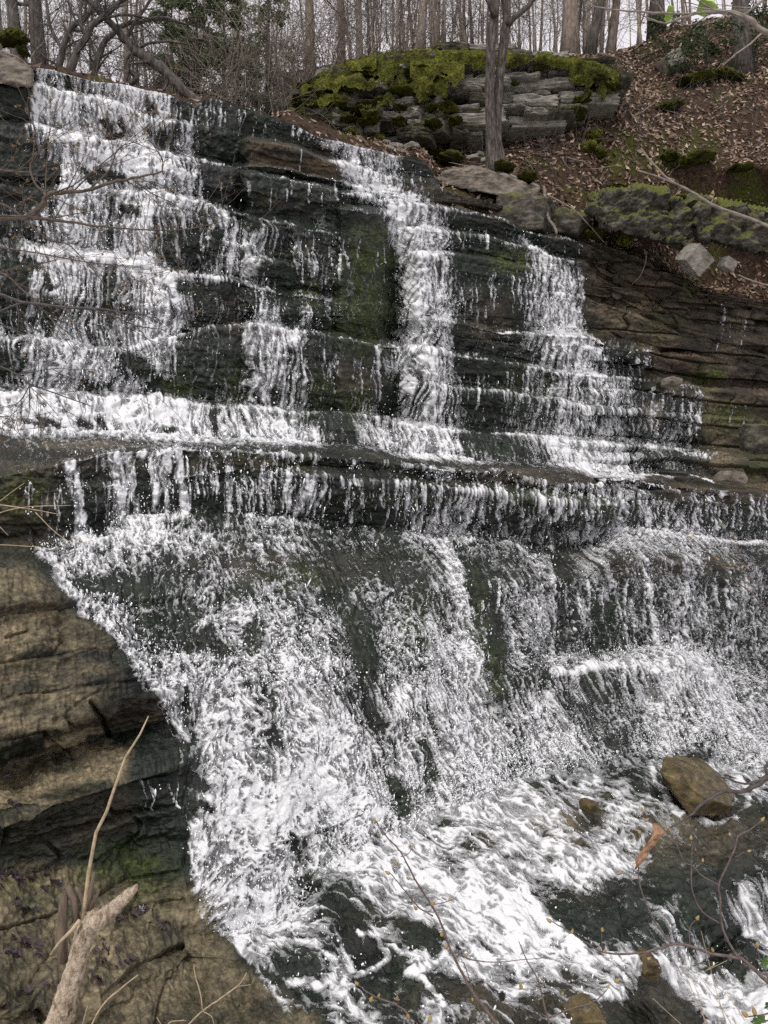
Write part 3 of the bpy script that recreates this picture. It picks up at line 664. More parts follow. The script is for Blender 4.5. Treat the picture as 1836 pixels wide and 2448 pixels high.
# dry faces: the slab, block fronts
W.poly([(600, 339), (701, 360), (816, 400), (818, 430), (690, 404), (600, 395)], .05, 'mul', 2)
W.poly([(1425, 620), (1900, 700), (1900, 900), (1570, 830), (1425, 795)], 0, 'mul', 2)
for p, w, v in (([(800, 520), (900, 530), (905, 570), (940, 640)], 22, .25), ([(620, 470), (740, 500)], 26, .5), ([(500, 330), (560, 345)], 22, .5), ([(1060, 470), (1200, 510)], 14, .3), ([(160, 185), (165, 215)], 8, .2), ([(355, 250), (365, 275)], 16, .4),
                ([(248, 290), (262, 310)], 9, .15), ([(285, 290), (300, 310)], 10, .2), ([(262, 330), (290, 325)], 9, .2), ([(215, 425), (240, 415), (290, 425)], 13, .15), ([(100, 400), (125, 410), (130, 440)], 16, .2), ([(200, 405), (215, 440)], 8, .3),
                ([(20, 640), (45, 650), (40, 680)], 18, .15), ([(70, 625), (90, 640)], 12, .3), ([(110, 660), (120, 690)], 10, .2), ([(440, 690), (480, 700), (560, 690)], 16, .3), ([(470, 560), (455, 600)], 12, .25), ([(520, 560), (500, 620)], 14, .3),
                ([(400, 600), (420, 640)], 11, .2), ([(300, 500), (330, 510)], 10, .3), ([(215, 920), (255, 910)], 16, .2), ([(300, 860), (340, 880)], 22, .35), ([(375, 915), (400, 925)], 13, .1), ([(470, 850), (480, 900)], 18, .4), ([(60, 1010), (110, 1020)], 8, .25), ([(90, 1000), (140, 1025)], 5, .15),
                ([(190, 1015), (215, 1025)], 10, .3), ([(240, 1010), (250, 1030)], 8, .2), ([(395, 1035), (420, 1030)], 8, .2), ([(340, 1110), (350, 1200)], 14, .2), ([(318, 1090), (330, 1120)], 9, .3), ([(390, 1130), (420, 1200)], 14, .3), ([(215, 1190), (235, 1250)], 16, .2),
                ([(450, 1090), (460, 1200)], 20, .2), ([(520, 1110), (500, 1200)], 14, .3), ([(575, 1110), (580, 1210)], 11, .2), ([(440, 1650), (450, 1700)], 7, .05), ([(455, 1860), (480, 1880)], 15, .1), ([(450, 1900), (460, 1960)], 14, .25), ([(485, 1925), (500, 1940)], 10, .2),
                ([(1120, 1360), (1160, 1440), (1190, 1560), (1200, 1700)], 24, .62), ([(830, 1470), (860, 1560), (880, 1640)], 26, .72), ([(650, 1750), (680, 1820)], 16, .4), ([(880, 1680), (910, 1740)], 15, .35), ([(1010, 1780), (1030, 1860)], 15, .45), ([(470, 1500), (520, 1560)], 24, .45), ([(600, 1500), (620, 1540)], 20, .4),
                ([(940, 1870), (970, 1940)], 16, .25), ([(870, 1950), (900, 2010)], 14, .4), ([(690, 2010), (720, 2060)], 18, .4), ([(720, 2110), (760, 2120)], 16, .35), ([(790, 2160), (860, 2200)], 24, .35), ([(840, 2240), (890, 2280)], 28, .2), ([(970, 2220), (1030, 2260)], 26, .25), ([(930, 2300), (980, 2340)], 22, .2), ([(860, 2330), (900, 2370)], 18, .3), ([(1020, 2360), (1120, 2390)], 30, .3), ([(640, 2340), (700, 2350)], 26, .25)):
    dark(p, w, v)
# the main falls of white water
for p, w, v in (([(300, 215), (290, 250), (320, 300), (345, 335)], 26, .93), ([(240, 240), (270, 260), (330, 290)], 18, .95), ([(85, 300), (150, 335), (230, 360), (330, 365)], 13, .95), ([(170, 410), (190, 440), (150, 465)], 26, .95), ([(330, 360), (400, 400), (440, 420)], 18, .97), ([(240, 385), (330, 400), (420, 415)], 13, .9),
                ([(440, 300), (460, 340), (440, 385)], 20, .6), ([(505, 505), (560, 540), (590, 600)], 24, .62), ([(60, 600), (130, 610), (220, 620), (320, 640), (400, 680)], 13, .95), ([(120, 640), (135, 690), (140, 720)], 10, .9), ([(400, 690), (420, 720)], 20, .85), ([(130, 830), (160, 870), (240, 900)], 30, .82),
                ([(0, 950), (150, 955), (330, 965), (440, 975)], 15, .93), ([(350, 990), (420, 985)], 15, .95), ([(640, 1015), (690, 1030)], 22, .9), ([(0, 1030), (150, 1036), (300, 1040), (420, 1048)], 6, .97),
                ([(820, 400), (880, 440), (920, 450), (990, 480)], 19, .97), ([(800, 360), (770, 340)], 15, .65), ([(845, 330), (860, 390)], 14, .6), ([(910, 380), (940, 400)], 12, .55), ([(930, 480), (950, 560), (980, 620), (985, 720), (995, 780), (1000, 840)], 24, .86), ([(985, 620), (1030, 590), (1050, 610)], 15, .7),
                ([(1000, 835), (985, 850), (1020, 870)], 26, .8), ([(1010, 880), (1000, 960), (1020, 1010)], 30, .66), ([(900, 840), (898, 880), (895, 980)], 9, .6), ([(1000, 1060), (1090, 1070)], 20, .85), ([(930, 1060), (1000, 1088), (1090, 1098), (1130, 1100)], 8, .9),
                ([(1290, 610), (1330, 660), (1370, 740), (1385, 790)], 22, .72), ([(1250, 570), (1270, 590), (1290, 610)], 10, .8), ([(1320, 805), (1380, 820), (1430, 835)], 15, .95), ([(1360, 850), (1400, 880), (1440, 900)], 15, .75), ([(1340, 830), (1350, 890), (1380, 980)], 16, .6),
                ([(1300, 1060), (1380, 1090), (1460, 1110), (1500, 1115)], 15, .9), ([(1360, 1115), (1480, 1134), (1560, 1134), (1660, 1140), (1705, 1152)], 5, .85), ([(1560, 930), (1565, 1000), (1570, 1060)], 9, .6), ([(1665, 940), (1668, 1000), (1650, 1070)], 9, .6), ([(1630, 1090), (1690, 1098)], 7, .7),
                ([(270, 1080), (282, 1150), (290, 1235)], 22, .9), ([(315, 1085), (318, 1160), (325, 1235)], 10, .75), ([(355, 1085), (368, 1150), (366, 1220)], 8, .85), ([(425, 1075), (432, 1130), (440, 1225)], 12, .92), ([(385, 1090), (392, 1150), (400, 1225)], 9, .8), ([(165, 1110), (180, 1180), (195, 1270)], 20, .7), ([(490, 1075), (505, 1090), (520, 1130)], 4, .8), ([(545, 1110), (548, 1220)], 11, .72), ([(640, 1130), (645, 1225)], 9, .66), ([(690, 1140), (700, 1225)], 12, .66), ([(735, 1140), (735, 1220)], 8, .6), ([(970, 1170), (985, 1260)], 10, .62), ([(1030, 1180), (1035, 1265)], 9, .6), ([(1105, 1190), (1118, 1270)], 11, .64),
                ([(300, 1240), (360, 1245), (440, 1235)], 16, .97), ([(180, 1285), (220, 1290), (300, 1275)], 16, .8), ([(110, 1310), (190, 1310)], 14, .7), ([(600, 1240), (760, 1255)], 10, .7), ([(380, 1085), (415, 1075)], 8, .95),
                ([(1445, 1140), (1460, 1170)], 7, .8), ([(1480, 1150), (1490, 1210), (1475, 1260)], 5, .9), ([(1525, 1145), (1538, 1190), (1545, 1260)], 6, .85), ([(1617, 1165), (1612, 1260)], 4, .7), ([(1665, 1165), (1668, 1260)], 4, .7), ([(1750, 1180), (1748, 1260)], 4, .7), ([(1240, 1200), (1250, 1290)], 7, .55), ([(1290, 1200), (1312, 1240), (1318, 1310)], 9, .7), ([(1400, 1215), (1405, 1290)], 4, .7), ([(1430, 1215), (1425, 1300)], 5, .6),
                ([(1465, 1264), (1520, 1268), (1600, 1280), (1700, 1290), (1836, 1300)], 7, .9), ([(1000, 1290), (1120, 1300)], 13, .75), ([(1200, 1300), (1260, 1320)], 9, .6)):
    S(p, w, v)
for p, w, v in (([(120, 1330), (160, 1420), (230, 1460), (300, 1540), (370, 1640), (420, 1720), (450, 1760)], 15, .82), ([(90, 1320), (170, 1390)], 13, .7), ([(470, 1500), (520, 1478), (570, 1470), (640, 1482)], 17, .55), ([(640, 1480), (660, 1540), (670, 1620)], 10, .7), ([(250, 1455), (280, 1470), (330, 1510)], 8, .8),
                ([(1060, 1300), (1090, 1400), (1110, 1490), (1140, 1640), (1170, 1760), (1200, 1850)], 26, .74), ([(1310, 1330), (1320, 1400), (1325, 1480), (1322, 1600)], 9, .7), ([(1430, 1340), (1470, 1400)], 12, .55), ([(1545, 1345), (1555, 1440), (1560, 1560)], 11, .72), ([(1630, 1340), (1640, 1400), (1622, 1480), (1620, 1580)], 10, .78), ([(1770, 1390), (1780, 1440)], 16, .6),
                ([(1320, 1612), (1400, 1604), (1480, 1592), (1560, 1586), (1640, 1588), (1690, 1605), (1715, 1640), (1740, 1700), (1760, 1760)], 13, .9), ([(1550, 1600), (1600, 1610), (1660, 1605)], 22, .88), ([(1570, 1720), (1590, 1780)], 20, .8), ([(1560, 1640), (1570, 1720)], 14, .6),
                ([(1260, 1650), (1300, 1720), (1360, 1740), (1370, 1800)], 26, .72), ([(950, 1640), (1000, 1660)], 22, .75), ([(500, 1640), (560, 1800), (640, 1900)], 30, .72), ([(700, 1600), (740, 1700), (780, 1800)], 36, .72), ([(680, 1830), (800, 1900), (900, 1950)], 50, .93), ([(470, 1980), (480, 2100), (520, 2180)], 26, .8), ([(540, 2200), (600, 2235), (680, 2215)], 26, .97),
                ([(560, 2010), (640, 2000)], 34, .72), ([(890, 1960), (1000, 2060), (1100, 2120), (1150, 2140)], 22, .88), ([(1230, 1960), (1290, 2000), (1350, 2040)], 15, .9), ([(1200, 1910), (1260, 1960)], 20, .8), ([(1360, 2050), (1440, 2065), (1520, 2075)], 10, .92), ([(1440, 2035), (1480, 2050)], 12, .6),
                ([(1000, 2100), (1160, 2150), (1250, 2150), (1300, 2190)], 17, .93), ([(1240, 2110), (1270, 2160), (1330, 2230), (1400, 2300), (1440, 2310)], 18, .95), ([(1300, 2090), (1340, 2090), (1390, 2110)], 8, .85), ([(1390, 1912), (1400, 1906), (1430, 1910), (1460, 1935), (1530, 1955)], 6, .92), ([(1386, 1915), (1390, 1940), (1410, 1960)], 4, .8), ([(1535, 1920), (1560, 1915), (1600, 1940), (1620, 1960)], 9, .75), ([(1560, 1880), (1580, 1900)], 10, .6),
                ([(860, 2230), (900, 2230), (930, 2290), (900, 2310), (830, 2330), (800, 2370), (815, 2390)], 9, .93), ([(930, 2260), (960, 2280)], 9, .9), ([(975, 2330), (1060, 2310), (1120, 2330), (1200, 2330)], 14, .97), ([(1000, 2340), (1050, 2390), (1060, 2410)], 9, .85), ([(690, 2340), (740, 2330), (780, 2370), (840, 2400), (870, 2440)], 11, .8), ([(640, 2290), (690, 2350)], 10, .6), ([(640, 2340), (680, 2380), (690, 2420)], 17, .65), ([(610, 2300), (640, 2360)], 12, .6),
                ([(1200, 2250), (1300, 2300), (1420, 2320), (1500, 2300)], 16, .85), ([(1420, 2390), (1480, 2390)], 18, .8), ([(1560, 2310), (1620, 2350), (1700, 2410), (1760, 2450)], 26, .97), ([(1600, 2290), (1595, 2240), (1590, 2190)], 12, .62), ([(1570, 2200), (1580, 2250)], 10, .5), ([(1836, 2240), (1780, 2230)], 24, .85), ([(1800, 2350), (1836, 2390), (1790, 2430)], 30, .99), ([(1700, 2150), (1720, 2220)], 12, .45), ([(1780, 2110), (1770, 2190)], 26, .6), ([(1540, 2360), (1560, 2390)], 12, .6), ([(1490, 2300), (1440, 2290)], 12, .7)):
    S(p, w, v)
rngs = np.random.default_rng(77)
# thin trickles on the darker steps
for (xa, xb, ya, yb, n) in ((480, 600, 260, 330, 9), (600, 780, 290, 340, 14), (600, 820, 440, 515, 12), (520, 600, 420, 500, 5), (745, 920, 565, 690, 12), (690, 800, 560, 690, 16), (700, 860, 720, 800, 12), (1060, 1200, 540, 600, 10), (1000, 1300, 640, 790, 34), (640, 900, 830, 960, 22), (1060, 1330, 880, 1020, 26), (1400, 1680, 930, 1060, 26), (560, 1500, 1140, 1262, 230), (440, 720, 1095, 1222, 70), (1490, 1830, 1180, 1270, 80), (60, 280, 1150, 1270, 24), (1100, 1560, 1380, 1590, 40), (1640, 1830, 1360, 1560, 26), (900, 1060, 390, 470, 9), (330, 480, 250, 330, 18), (80, 220, 250, 320, 14), (1430, 1560, 845, 895, 16), (330, 440, 1870, 1950, 9)):
    for _ in range(n):
        x = rngs.uniform(xa, xb); y = rngs.uniform(ya, ya + (yb - ya) * .35); l = rngs.uniform(.3, .95) * (yb - y); p = [(x, y)]
        ns = 3
        for k in range(ns): x += rngs.normal(0, 1.6); p.append((x, y + l * (k + 1) / ns))
        S(p, rngs.uniform(1.3, 3.1), rngs.uniform(.45, .85), 'max', rngs.uniform(.5, 1.3))
for p, w, v in (([(1735, 725), (1722, 780), (1714, 850)], 2.2, .8), ([(1780, 760), (1770, 800), (1768, 850)], 1.6, .6), ([(1745, 770), (1738, 810)], 1.5, .6), ([(1750, 965), (1745, 1010)], 1.6, .7), ([(1785, 970), (1770, 1040)], 1.8, .7), ([(718, 365), (718, 405)], 2, .8), ([(1382, 590), (1384, 615)], 2, .6), ([(1350, 585), (1348, 612)], 1.8, .6),
                ([(895, 830), (898, 880)], 3, .9), ([(1250, 475), (1225, 500)], 3, 0)): S(p, w, v)
# bright water line on every lip that is wet
for y, dz in LIPS:
    yy = np.interp(gx1, cx, y)[None]; dd = np.interp(gx1, cx, dz)[None]
    local = blur(blur(W.a, 12, 1), 6, 0)
    W.a += np.clip(dd * 2.0, 0, .42) * (.55 + .45 * perlin(GX / 38, GY / 90, 88)) * np.exp(-((GY - yy + 1) / 4.5) ** 2) * np.clip(local * 2.2 + .12, 0, 1) * sstep(.01, .06, local) * (GY > 150) * sstep(1720, 1640, GX) * (1 - sstep(1400, 1440, GX) * sstep(790, 760, GY)) * sstep(70, 84, GX + 1000 * (GY > 300))
# thin white edge painted along each wet lip for the sky's reflection
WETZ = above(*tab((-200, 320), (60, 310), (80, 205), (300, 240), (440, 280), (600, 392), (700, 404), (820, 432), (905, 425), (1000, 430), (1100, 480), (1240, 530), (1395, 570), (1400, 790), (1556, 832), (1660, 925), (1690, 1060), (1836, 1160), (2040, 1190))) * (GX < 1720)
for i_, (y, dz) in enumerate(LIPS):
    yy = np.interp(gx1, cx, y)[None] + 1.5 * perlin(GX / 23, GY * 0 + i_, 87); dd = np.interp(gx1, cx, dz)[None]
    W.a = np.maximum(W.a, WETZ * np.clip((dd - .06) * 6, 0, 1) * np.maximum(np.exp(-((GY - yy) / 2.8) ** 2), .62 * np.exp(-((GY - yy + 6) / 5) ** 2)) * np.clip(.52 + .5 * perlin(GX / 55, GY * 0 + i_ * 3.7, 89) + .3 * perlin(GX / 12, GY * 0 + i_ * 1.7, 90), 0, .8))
# wet fringe hanging from the main ledge
for yk, top, bot in ((np.interp(GX, *K), 0, 34), (np.interp(GX, *K2), 0, 60)):
    t_ = GY - yk
    bot = bot * np.clip(.8 + 1.3 * perlin(GX / 26, t_ * 0 + bot, 191) + .8 * perlin(GX / 9, t_ * 0 + bot, 192), .15, 2)
    W.a = np.maximum(W.a, .66 * sstep(-4, 2, t_) * sstep(bot, bot * .3, t_) * np.clip(.42 + .9 * perlin(GX / 12 + .6 * perlin(GX / 20, t_ / 30, 193), t_ / 120, 92) + 1.1 * perlin(GX / 62, t_ * 0, 93), 0, 1) * sstep(60, 200, GX) * sstep(1800, 1700, GX))
W.a += .03 * sstep(1840, 1900, GY) * sstep(1120, 1250, GX) * (GY < 2200)
for p, w, v in (([(1556, 1825), (1562, 1880), (1630, 1955)], 9, .75), ([(1735, 1845), (1780, 1890), (1785, 1930)], 10, .75), ([(1640, 1960), (1700, 1975), (1760, 1960)], 7, .55)): S(p, w, v)
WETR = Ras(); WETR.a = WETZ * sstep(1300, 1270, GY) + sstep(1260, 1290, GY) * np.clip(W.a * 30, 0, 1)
W.a *= 1 - sstep(1398, 1406, GX) * sstep(722, 712, GY)
jy, ky = np.interp(GX, *J), np.interp(GX, *K)
W.a *= 1 - .5 * sstep(jy + 6, jy + 16, GY) * sstep(ky + 2, ky - 4, GY)            # the tread in front of the foam line is thinly covered
W.a = np.clip(W.a, 0, 1)
Qc = W.sample(PX, PY)

# flow coordinates: down the face, and to the right and towards the viewer over the bed
bedm = sstep(-10, 30, PY - np.interp(PX, B[0], B[1]) + 22 * perlin(U * 3, V * 3, 60))
apr = sstep(1260, 1400, PY)
al = Sx
ac = U - apr * .22 * (Sx - Sx[rowof[rowL]][None]) * sstep(300, 800, PX)
acb = WX * .60 + WD * .80; alb = WX * .80 - WD * .60
Qc = np.clip(Qc, 0, 1); Qc = .45 * Qc ** 1.45 + .55 * Qc * Qc * (1.9 - .9 * Qc) * Qc ** .25
def warped(a, b, sd):
    return a + .055 * perlin(a * 3.1, b * 2.3, sd) + .03 * perlin(a * 8, b * 5, sd + 1), b + .08 * perlin(a * 3.1, b * 2.3, sd + 2)
def water_field(a, b, bed, Qc, RIS, s=1.0):
    a = a * s; b = b * s
    a_, b_ = warped(a, b, 61)
    q = Qc * (1 + .55 * fbm(a_ * 1.7, b_ * 1.1, 64, 3) * (1 - Qc))
    q = np.where(Qc > .02, q + .08 * perlin(a_ * 4.5, b_ * 2.6, 65) * sstep(.03, .3, Qc), 0)
    a2 = a_ + .016 * perlin(a_ * 23, b_ * 16, 66); b2 = b_ + .02 * perlin(a_ * 23, b_ * 16, 67)
    N3 = np.abs(perlin(a2 * 40, b2 * 26, 73))
    if bed:
        n = .36 * np.abs(perlin(a2 * 7.5, b2 * 3.2, 75)) + .34 * np.abs(perlin(a2 * 17, b2 * 8, 76)) + .30 * np.abs(perlin(a2 * 40, b2 * 18, 77))
    else:
        N1 = np.abs(perlin(a2 * 9, b2 * 5.2, 71)); N2_ = np.abs(perlin(a2 * 22, b2 * 9, 72)); STK = np.abs(perlin(a_ * 21 + .5 * perlin(a_ * 6, b_ * 9, 68), b_ * 1.5, 74)); ST2 = np.abs(perlin(a_ * 43 + .4 * perlin(a_ * 9, b_ * 14, 69), b_ * 3.2, 78))
        lace = .29 * N1 + .40 * N2_ + .31 * N3
        streak = .38 * STK + .27 * ST2 + .20 * N2_ + .15 * N3
        st = np.clip(RIS * .9 + .35, 0, 1) * (1 - .6 * sstep(.5, .9, Qc))
        n = lace * (1 - st) + streak * st
    lump = .5 + .5 * fbm(a_ * 9, b_ * 7, 81, 3)
    grain = .5 + .5 * perlin(a2 * 60, b2 * 22, 83)
    return q, rank01(n), lump, grain
rL = rowof[rowL]; rB = rowof[rowB] - 60                           # farther water is seen in coarser strands
fu_ = water_field(ac[:rL], al[:rL], False, Qc[:rL], RIS[:rL], .84); fl_ = water_field(ac[rL:], al[rL:], False, Qc[rL:], RIS[rL:], 1.22)
fa_ = [np.concatenate([x, y], 0) for x, y in zip(fu_, fl_)]
fb_ = [np.concatenate([np.zeros((rB, NC)), x], 0) for x in water_field(acb[rB:], alb[rB:], True, Qc[rB:], RIS[rB:], .92)]; bedm[:rB] = 0
Qv, n, lump, grain = (x * (1 - bedm) + y * bedm for x, y in zip(fa_, fb_))
n = np.where((bedm > .02) & (bedm < .98), rank01(n), n)
T = Qv - n
T = np.where(Qv < .03, -1, T - .15 * sstep(.35, .02, Qv))
film = sstep(.06, .4, Qv) * sstep(-.6, .0, T)                 # a thin sheet of bubbly water between the strands
thick = .006 + np.where(T > 0, .017 * np.sqrt(np.clip(T, 0, 1)) * (.4 + lump) * (1 - .35 * bedm), np.maximum(np.where(T > -.28, .008 * T / .28, -.03), -.02 + .02 * np.clip(film * 3, 0, 1)))
thick += np.where(T > 0, .018 * (lump - .2) * sstep(.5, .95, Qc) * (1 - .5 * bedm), 0)
Dw = np.maximum(D, .6 * blur(blur(D, 3, 0), 3, 1) + .4 * D)
core_ = sstep(-.27, .42, T) * (.66 + .34 * sstep(.0, .45, T))
foam = np.maximum(core_, film * (.12 + .34 * grain) * (.9 + .3 * bedm))
# thin clear film where the stream slides over the bed, sky glints painted in white
WAT = BASE + NRM * (Dw + thick)[..., None]
ripple = .5 + .5 * perlin(alb * 9 + .6 * perlin(acb * 5, alb * 5, 85), acb * 26, 84)
clear = (bedm > .25) & (Qc > .0012) & (T <= -.1)
thick = np.where(clear, np.maximum(thick, .007 + .009 * ripple), thick)
glint_speck = np.abs(perlin(acb * 46 + .5 * perlin(acb * 9, alb * 7, 94), alb * 15, 95)) + .3 * (1 - ripple)
foam = np.where(clear, np.maximum(foam, .62 * sstep(.16, .03, glint_speck) * (.4 + .6 * ripple)), foam)
# glints on the wet faces, painted as fine white specks of foam
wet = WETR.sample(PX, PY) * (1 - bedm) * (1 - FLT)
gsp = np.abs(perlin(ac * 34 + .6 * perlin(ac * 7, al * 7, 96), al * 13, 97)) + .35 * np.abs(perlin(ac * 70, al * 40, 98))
painted_glint = sstep(.17, .05, gsp) * wet * sstep(-.25, .35, perlin(ac * 2.2, al * 1.7, 99) + .15)
glint_on = (painted_glint > .15) & (T <= -.1)
thick = np.where(glint_on, .005 + .006 * painted_glint, thick); foam = np.where(glint_on, np.maximum(foam, .42 * painted_glint), foam)
keep = (T > -.27) | (film > .08) | clear | glint_on
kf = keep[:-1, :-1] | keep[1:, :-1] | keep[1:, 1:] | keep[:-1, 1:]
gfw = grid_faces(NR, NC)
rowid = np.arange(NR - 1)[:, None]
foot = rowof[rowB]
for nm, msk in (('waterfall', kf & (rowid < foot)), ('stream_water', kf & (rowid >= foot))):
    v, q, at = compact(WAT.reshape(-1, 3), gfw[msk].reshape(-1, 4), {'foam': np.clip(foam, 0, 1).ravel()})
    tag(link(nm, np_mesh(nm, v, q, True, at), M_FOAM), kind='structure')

# flying drops: countless, so one object
def droplets(n):
    r = np.random.default_rng(9)
    core = (PX > -30) & (PX < 1860)
    wgt = (sstep(.12, .5, Qc) * (1 - .7 * sstep(.75, 1, Qc)) * (1 - .8 * bedm) + .3 * blur(blur((Qc > .4).astype(float), 12, 0), 12, 1) * (1 - bedm)) * core * (1 - FLT) * (Qc > .04)
    p = wgt.ravel() / wgt.sum()
    idx = r.choice(p.size, n, p=p)
    pos = BASE.reshape(-1, 3)[idx] + NRM.reshape(-1, 3)[idx] * (Dw.ravel()[idx] + .015 + r.exponential(.035, n))[:, None]
    pos += r.normal(0, .02, (n, 3))
    rad = np.clip(r.lognormal(math.log(.0031), .45, n), .0015, .009)
    t = (1 + 5 ** .5) / 2
    ico = np.array([(-1, t, 0), (1, t, 0), (-1, -t, 0), (1, -t, 0), (0, -1, t), (0, 1, t), (0, -1, -t), (0, 1, -t), (t, 0, -1), (t, 0, 1), (-t, 0, -1), (-t, 0, 1)]) / math.hypot(1, t)
    fc = np.array([(0, 11, 5), (0, 5, 1), (0, 1, 7), (0, 7, 10), (0, 10, 11), (1, 5, 9), (5, 11, 4), (11, 10, 2), (10, 7, 6), (7, 1, 8), (3, 9, 4), (3, 4, 2), (3, 2, 6), (3, 6, 8), (3, 8, 9), (4, 9, 5), (2, 4, 11), (6, 2, 10), (8, 6, 7), (9, 8, 1)])
    el = np.where(r.random(n) < .35, r.uniform(1.5, 4, n), 1.0)
    s = np.stack([rad / np.sqrt(el) ** .5, rad / np.sqrt(el) ** .5, rad * el], -1)
    v = (ico[None] * s[:, None, :]); v[..., 0] += v[..., 2] * r.normal(0, .25, n)[:, None]
    v += pos[:, None, :]
    f = fc[None] + (np.arange(n) * 12)[:, None, None]
    tag(link('spray_droplets', np_mesh('spray_droplets', v.reshape(-1, 3), f.reshape(-1, 3)), M_DROP), kind='stuff')
droplets(27000)
# ------------------------------------------------------------------ hillside and forest floor behind the crest
hx = np.concatenate([np.arange(-700, -60, 40.0), np.arange(-60, 1900, 7.0), np.arange(1900, 2700, 40.0)])
hyA = np.interp(hx, cx, yA); hZA = np.interp(hx, cx, crest_Z)
def hi(*p): a = np.array(p, float); return np.interp(hx, a[:, 0], a[:, 1])
h0 = [(hyA + 26, hZA + .06)]
cave = sstep(1395, 1440, hx)
y1 = hyA - 2 - 22 * cave + (5 - 10 * sstep(600, 700, hx)) * (1 - cave); Z1 = hZA + .25 + 1.3 * cave
y2 = y1 - 75 * cave - 3; Z2 = Z1 + .12
y3 = hi((-700, 60), (0, 130), (300, 160), (450, 205), (600, 240), (700, 270), (800, 312), (900, 342), (1000, 362), (1040, 385), (1100, 372), (1200, 350), (1300, 322), (1400, 285), (1480, 250), (1540, 300), (1650, 380), (1836, 400), (2300, 400))
Z3 = hi((-700, 13.5), (0, 12.5), (600, 13), (800, 13.6), (900, 14.1), (1100, 14.2), (1400, 14.4), (1540, 14.2), (1836, 13.6), (2300, 13.6))
y4 = hi((-700, 55), (0, 125), (300, 152), (450, 195), (600, 225), (700, 245), (800, 180), (900, 152), (1000, 145), (1400, 150), (1480, 142), (1540, 190), (1650, 190), (1836, 190), (2300, 190))
Z4 = hi((-700, 17), (0, 16), (600, 16), (800, 15.2), (1400, 15.2), (1540, 16.2), (1836, 16), (2300, 16))
y5 = hi((-700, 45), (0, 115), (300, 140), (450, 175), (600, 200), (700, 205), (800, 165), (900, 140), (1000, 135), (1100, 134), (1400, 138), (1471, 128), (1543, 105), (1609, 66), (1692, 46), (1836, 34), (2300, 20))
Z5 = hi((-700, 24), (0, 24), (800, 18), (1400, 18), (1609, 19.5), (2300, 19.5))
y6 = hi((-700, 40), (0, 108), (300, 130), (450, 160), (600, 172), (700, 170), (800, 155), (900, 137), (1000, 132), (1400, 134), (1471, 132), (1543, 118), (1609, 90), (1836, 80), (2300, 70))
Z6 = np.full(len(hx), 34.0)
y7 = y6 + 10; Z7 = np.full(len(hx), 90.0)
lft = sstep(700, 600, hx)
for yy_, off_ in ((y3, 40), (y4, 40), (y5, 34), (y6, 20), (y7, 20)): yy_[:] = yy_ * (1 - lft) + (hyA + off_) * lft
hn = h0 + [(y1, Z1), (y2, Z2), (y3, Z3), (y4, Z4), (y5, Z5), (y6, Z6), (y7, Z7)]
hseg = [4, 8, 10, 60, 40, 40, 30, 12]
HY, HZ = [], []
for k in range(1, len(hn)):
    (ya, Za), (yb, Zb_) = hn[k - 1], hn[k]
    ha, hb = (CY - ya) / F * Za, (CY - yb) / F * Zb_
    for j in range(hseg[k]):
        t = j / hseg[k]; Z = Za + (Zb_ - Za) * t; HZ.append(Z); HY.append((ha + (hb - ha) * t))
HZ.append(hn[-1][1]); HY.append((CY - hn[-1][0]) / F * hn[-1][1])
HZ, HY = np.array(HZ), np.array(HY)
for _ in range(3):
    for a in (HZ, HY): a[4:-1] = .25 * a[3:-2] + .5 * a[4:-1] + .25 * a[5:]
HXX = (hx[None] - CX) / F * HZ
rowfac = np.minimum(1, np.arange(len(HZ))[:, None] / 14.0)
HYd = HY + rowfac * (.11 * fbm(HXX * .8, HZ * .8, 101, 4) + .03 * perlin(HXX * 5, HZ * 5, 102))
hco = np.stack([HXX, HZ, HYd], -1)
hs_ = link('hillside', np_mesh('hillside', hco.reshape(-1, 3), grid_faces(*HZ.shape).reshape(-1, 4)), M_SOIL)
tag(hs_, kind='structure')
def hill_pix():
    return CX + F * hco[..., 0] / hco[..., 1], CY - F * hco[..., 2] / hco[..., 1]
HPX, HPY = hill_pix()

def on_hill(x, y):
    """the visible hillside point nearest to a pixel of the photograph"""
    d = (HPX - x) ** 2 + (HPY - y) ** 2
    i = np.unravel_index(np.argmin(d + (HZ > 40) * 1e6), d.shape)
    return hco[i]

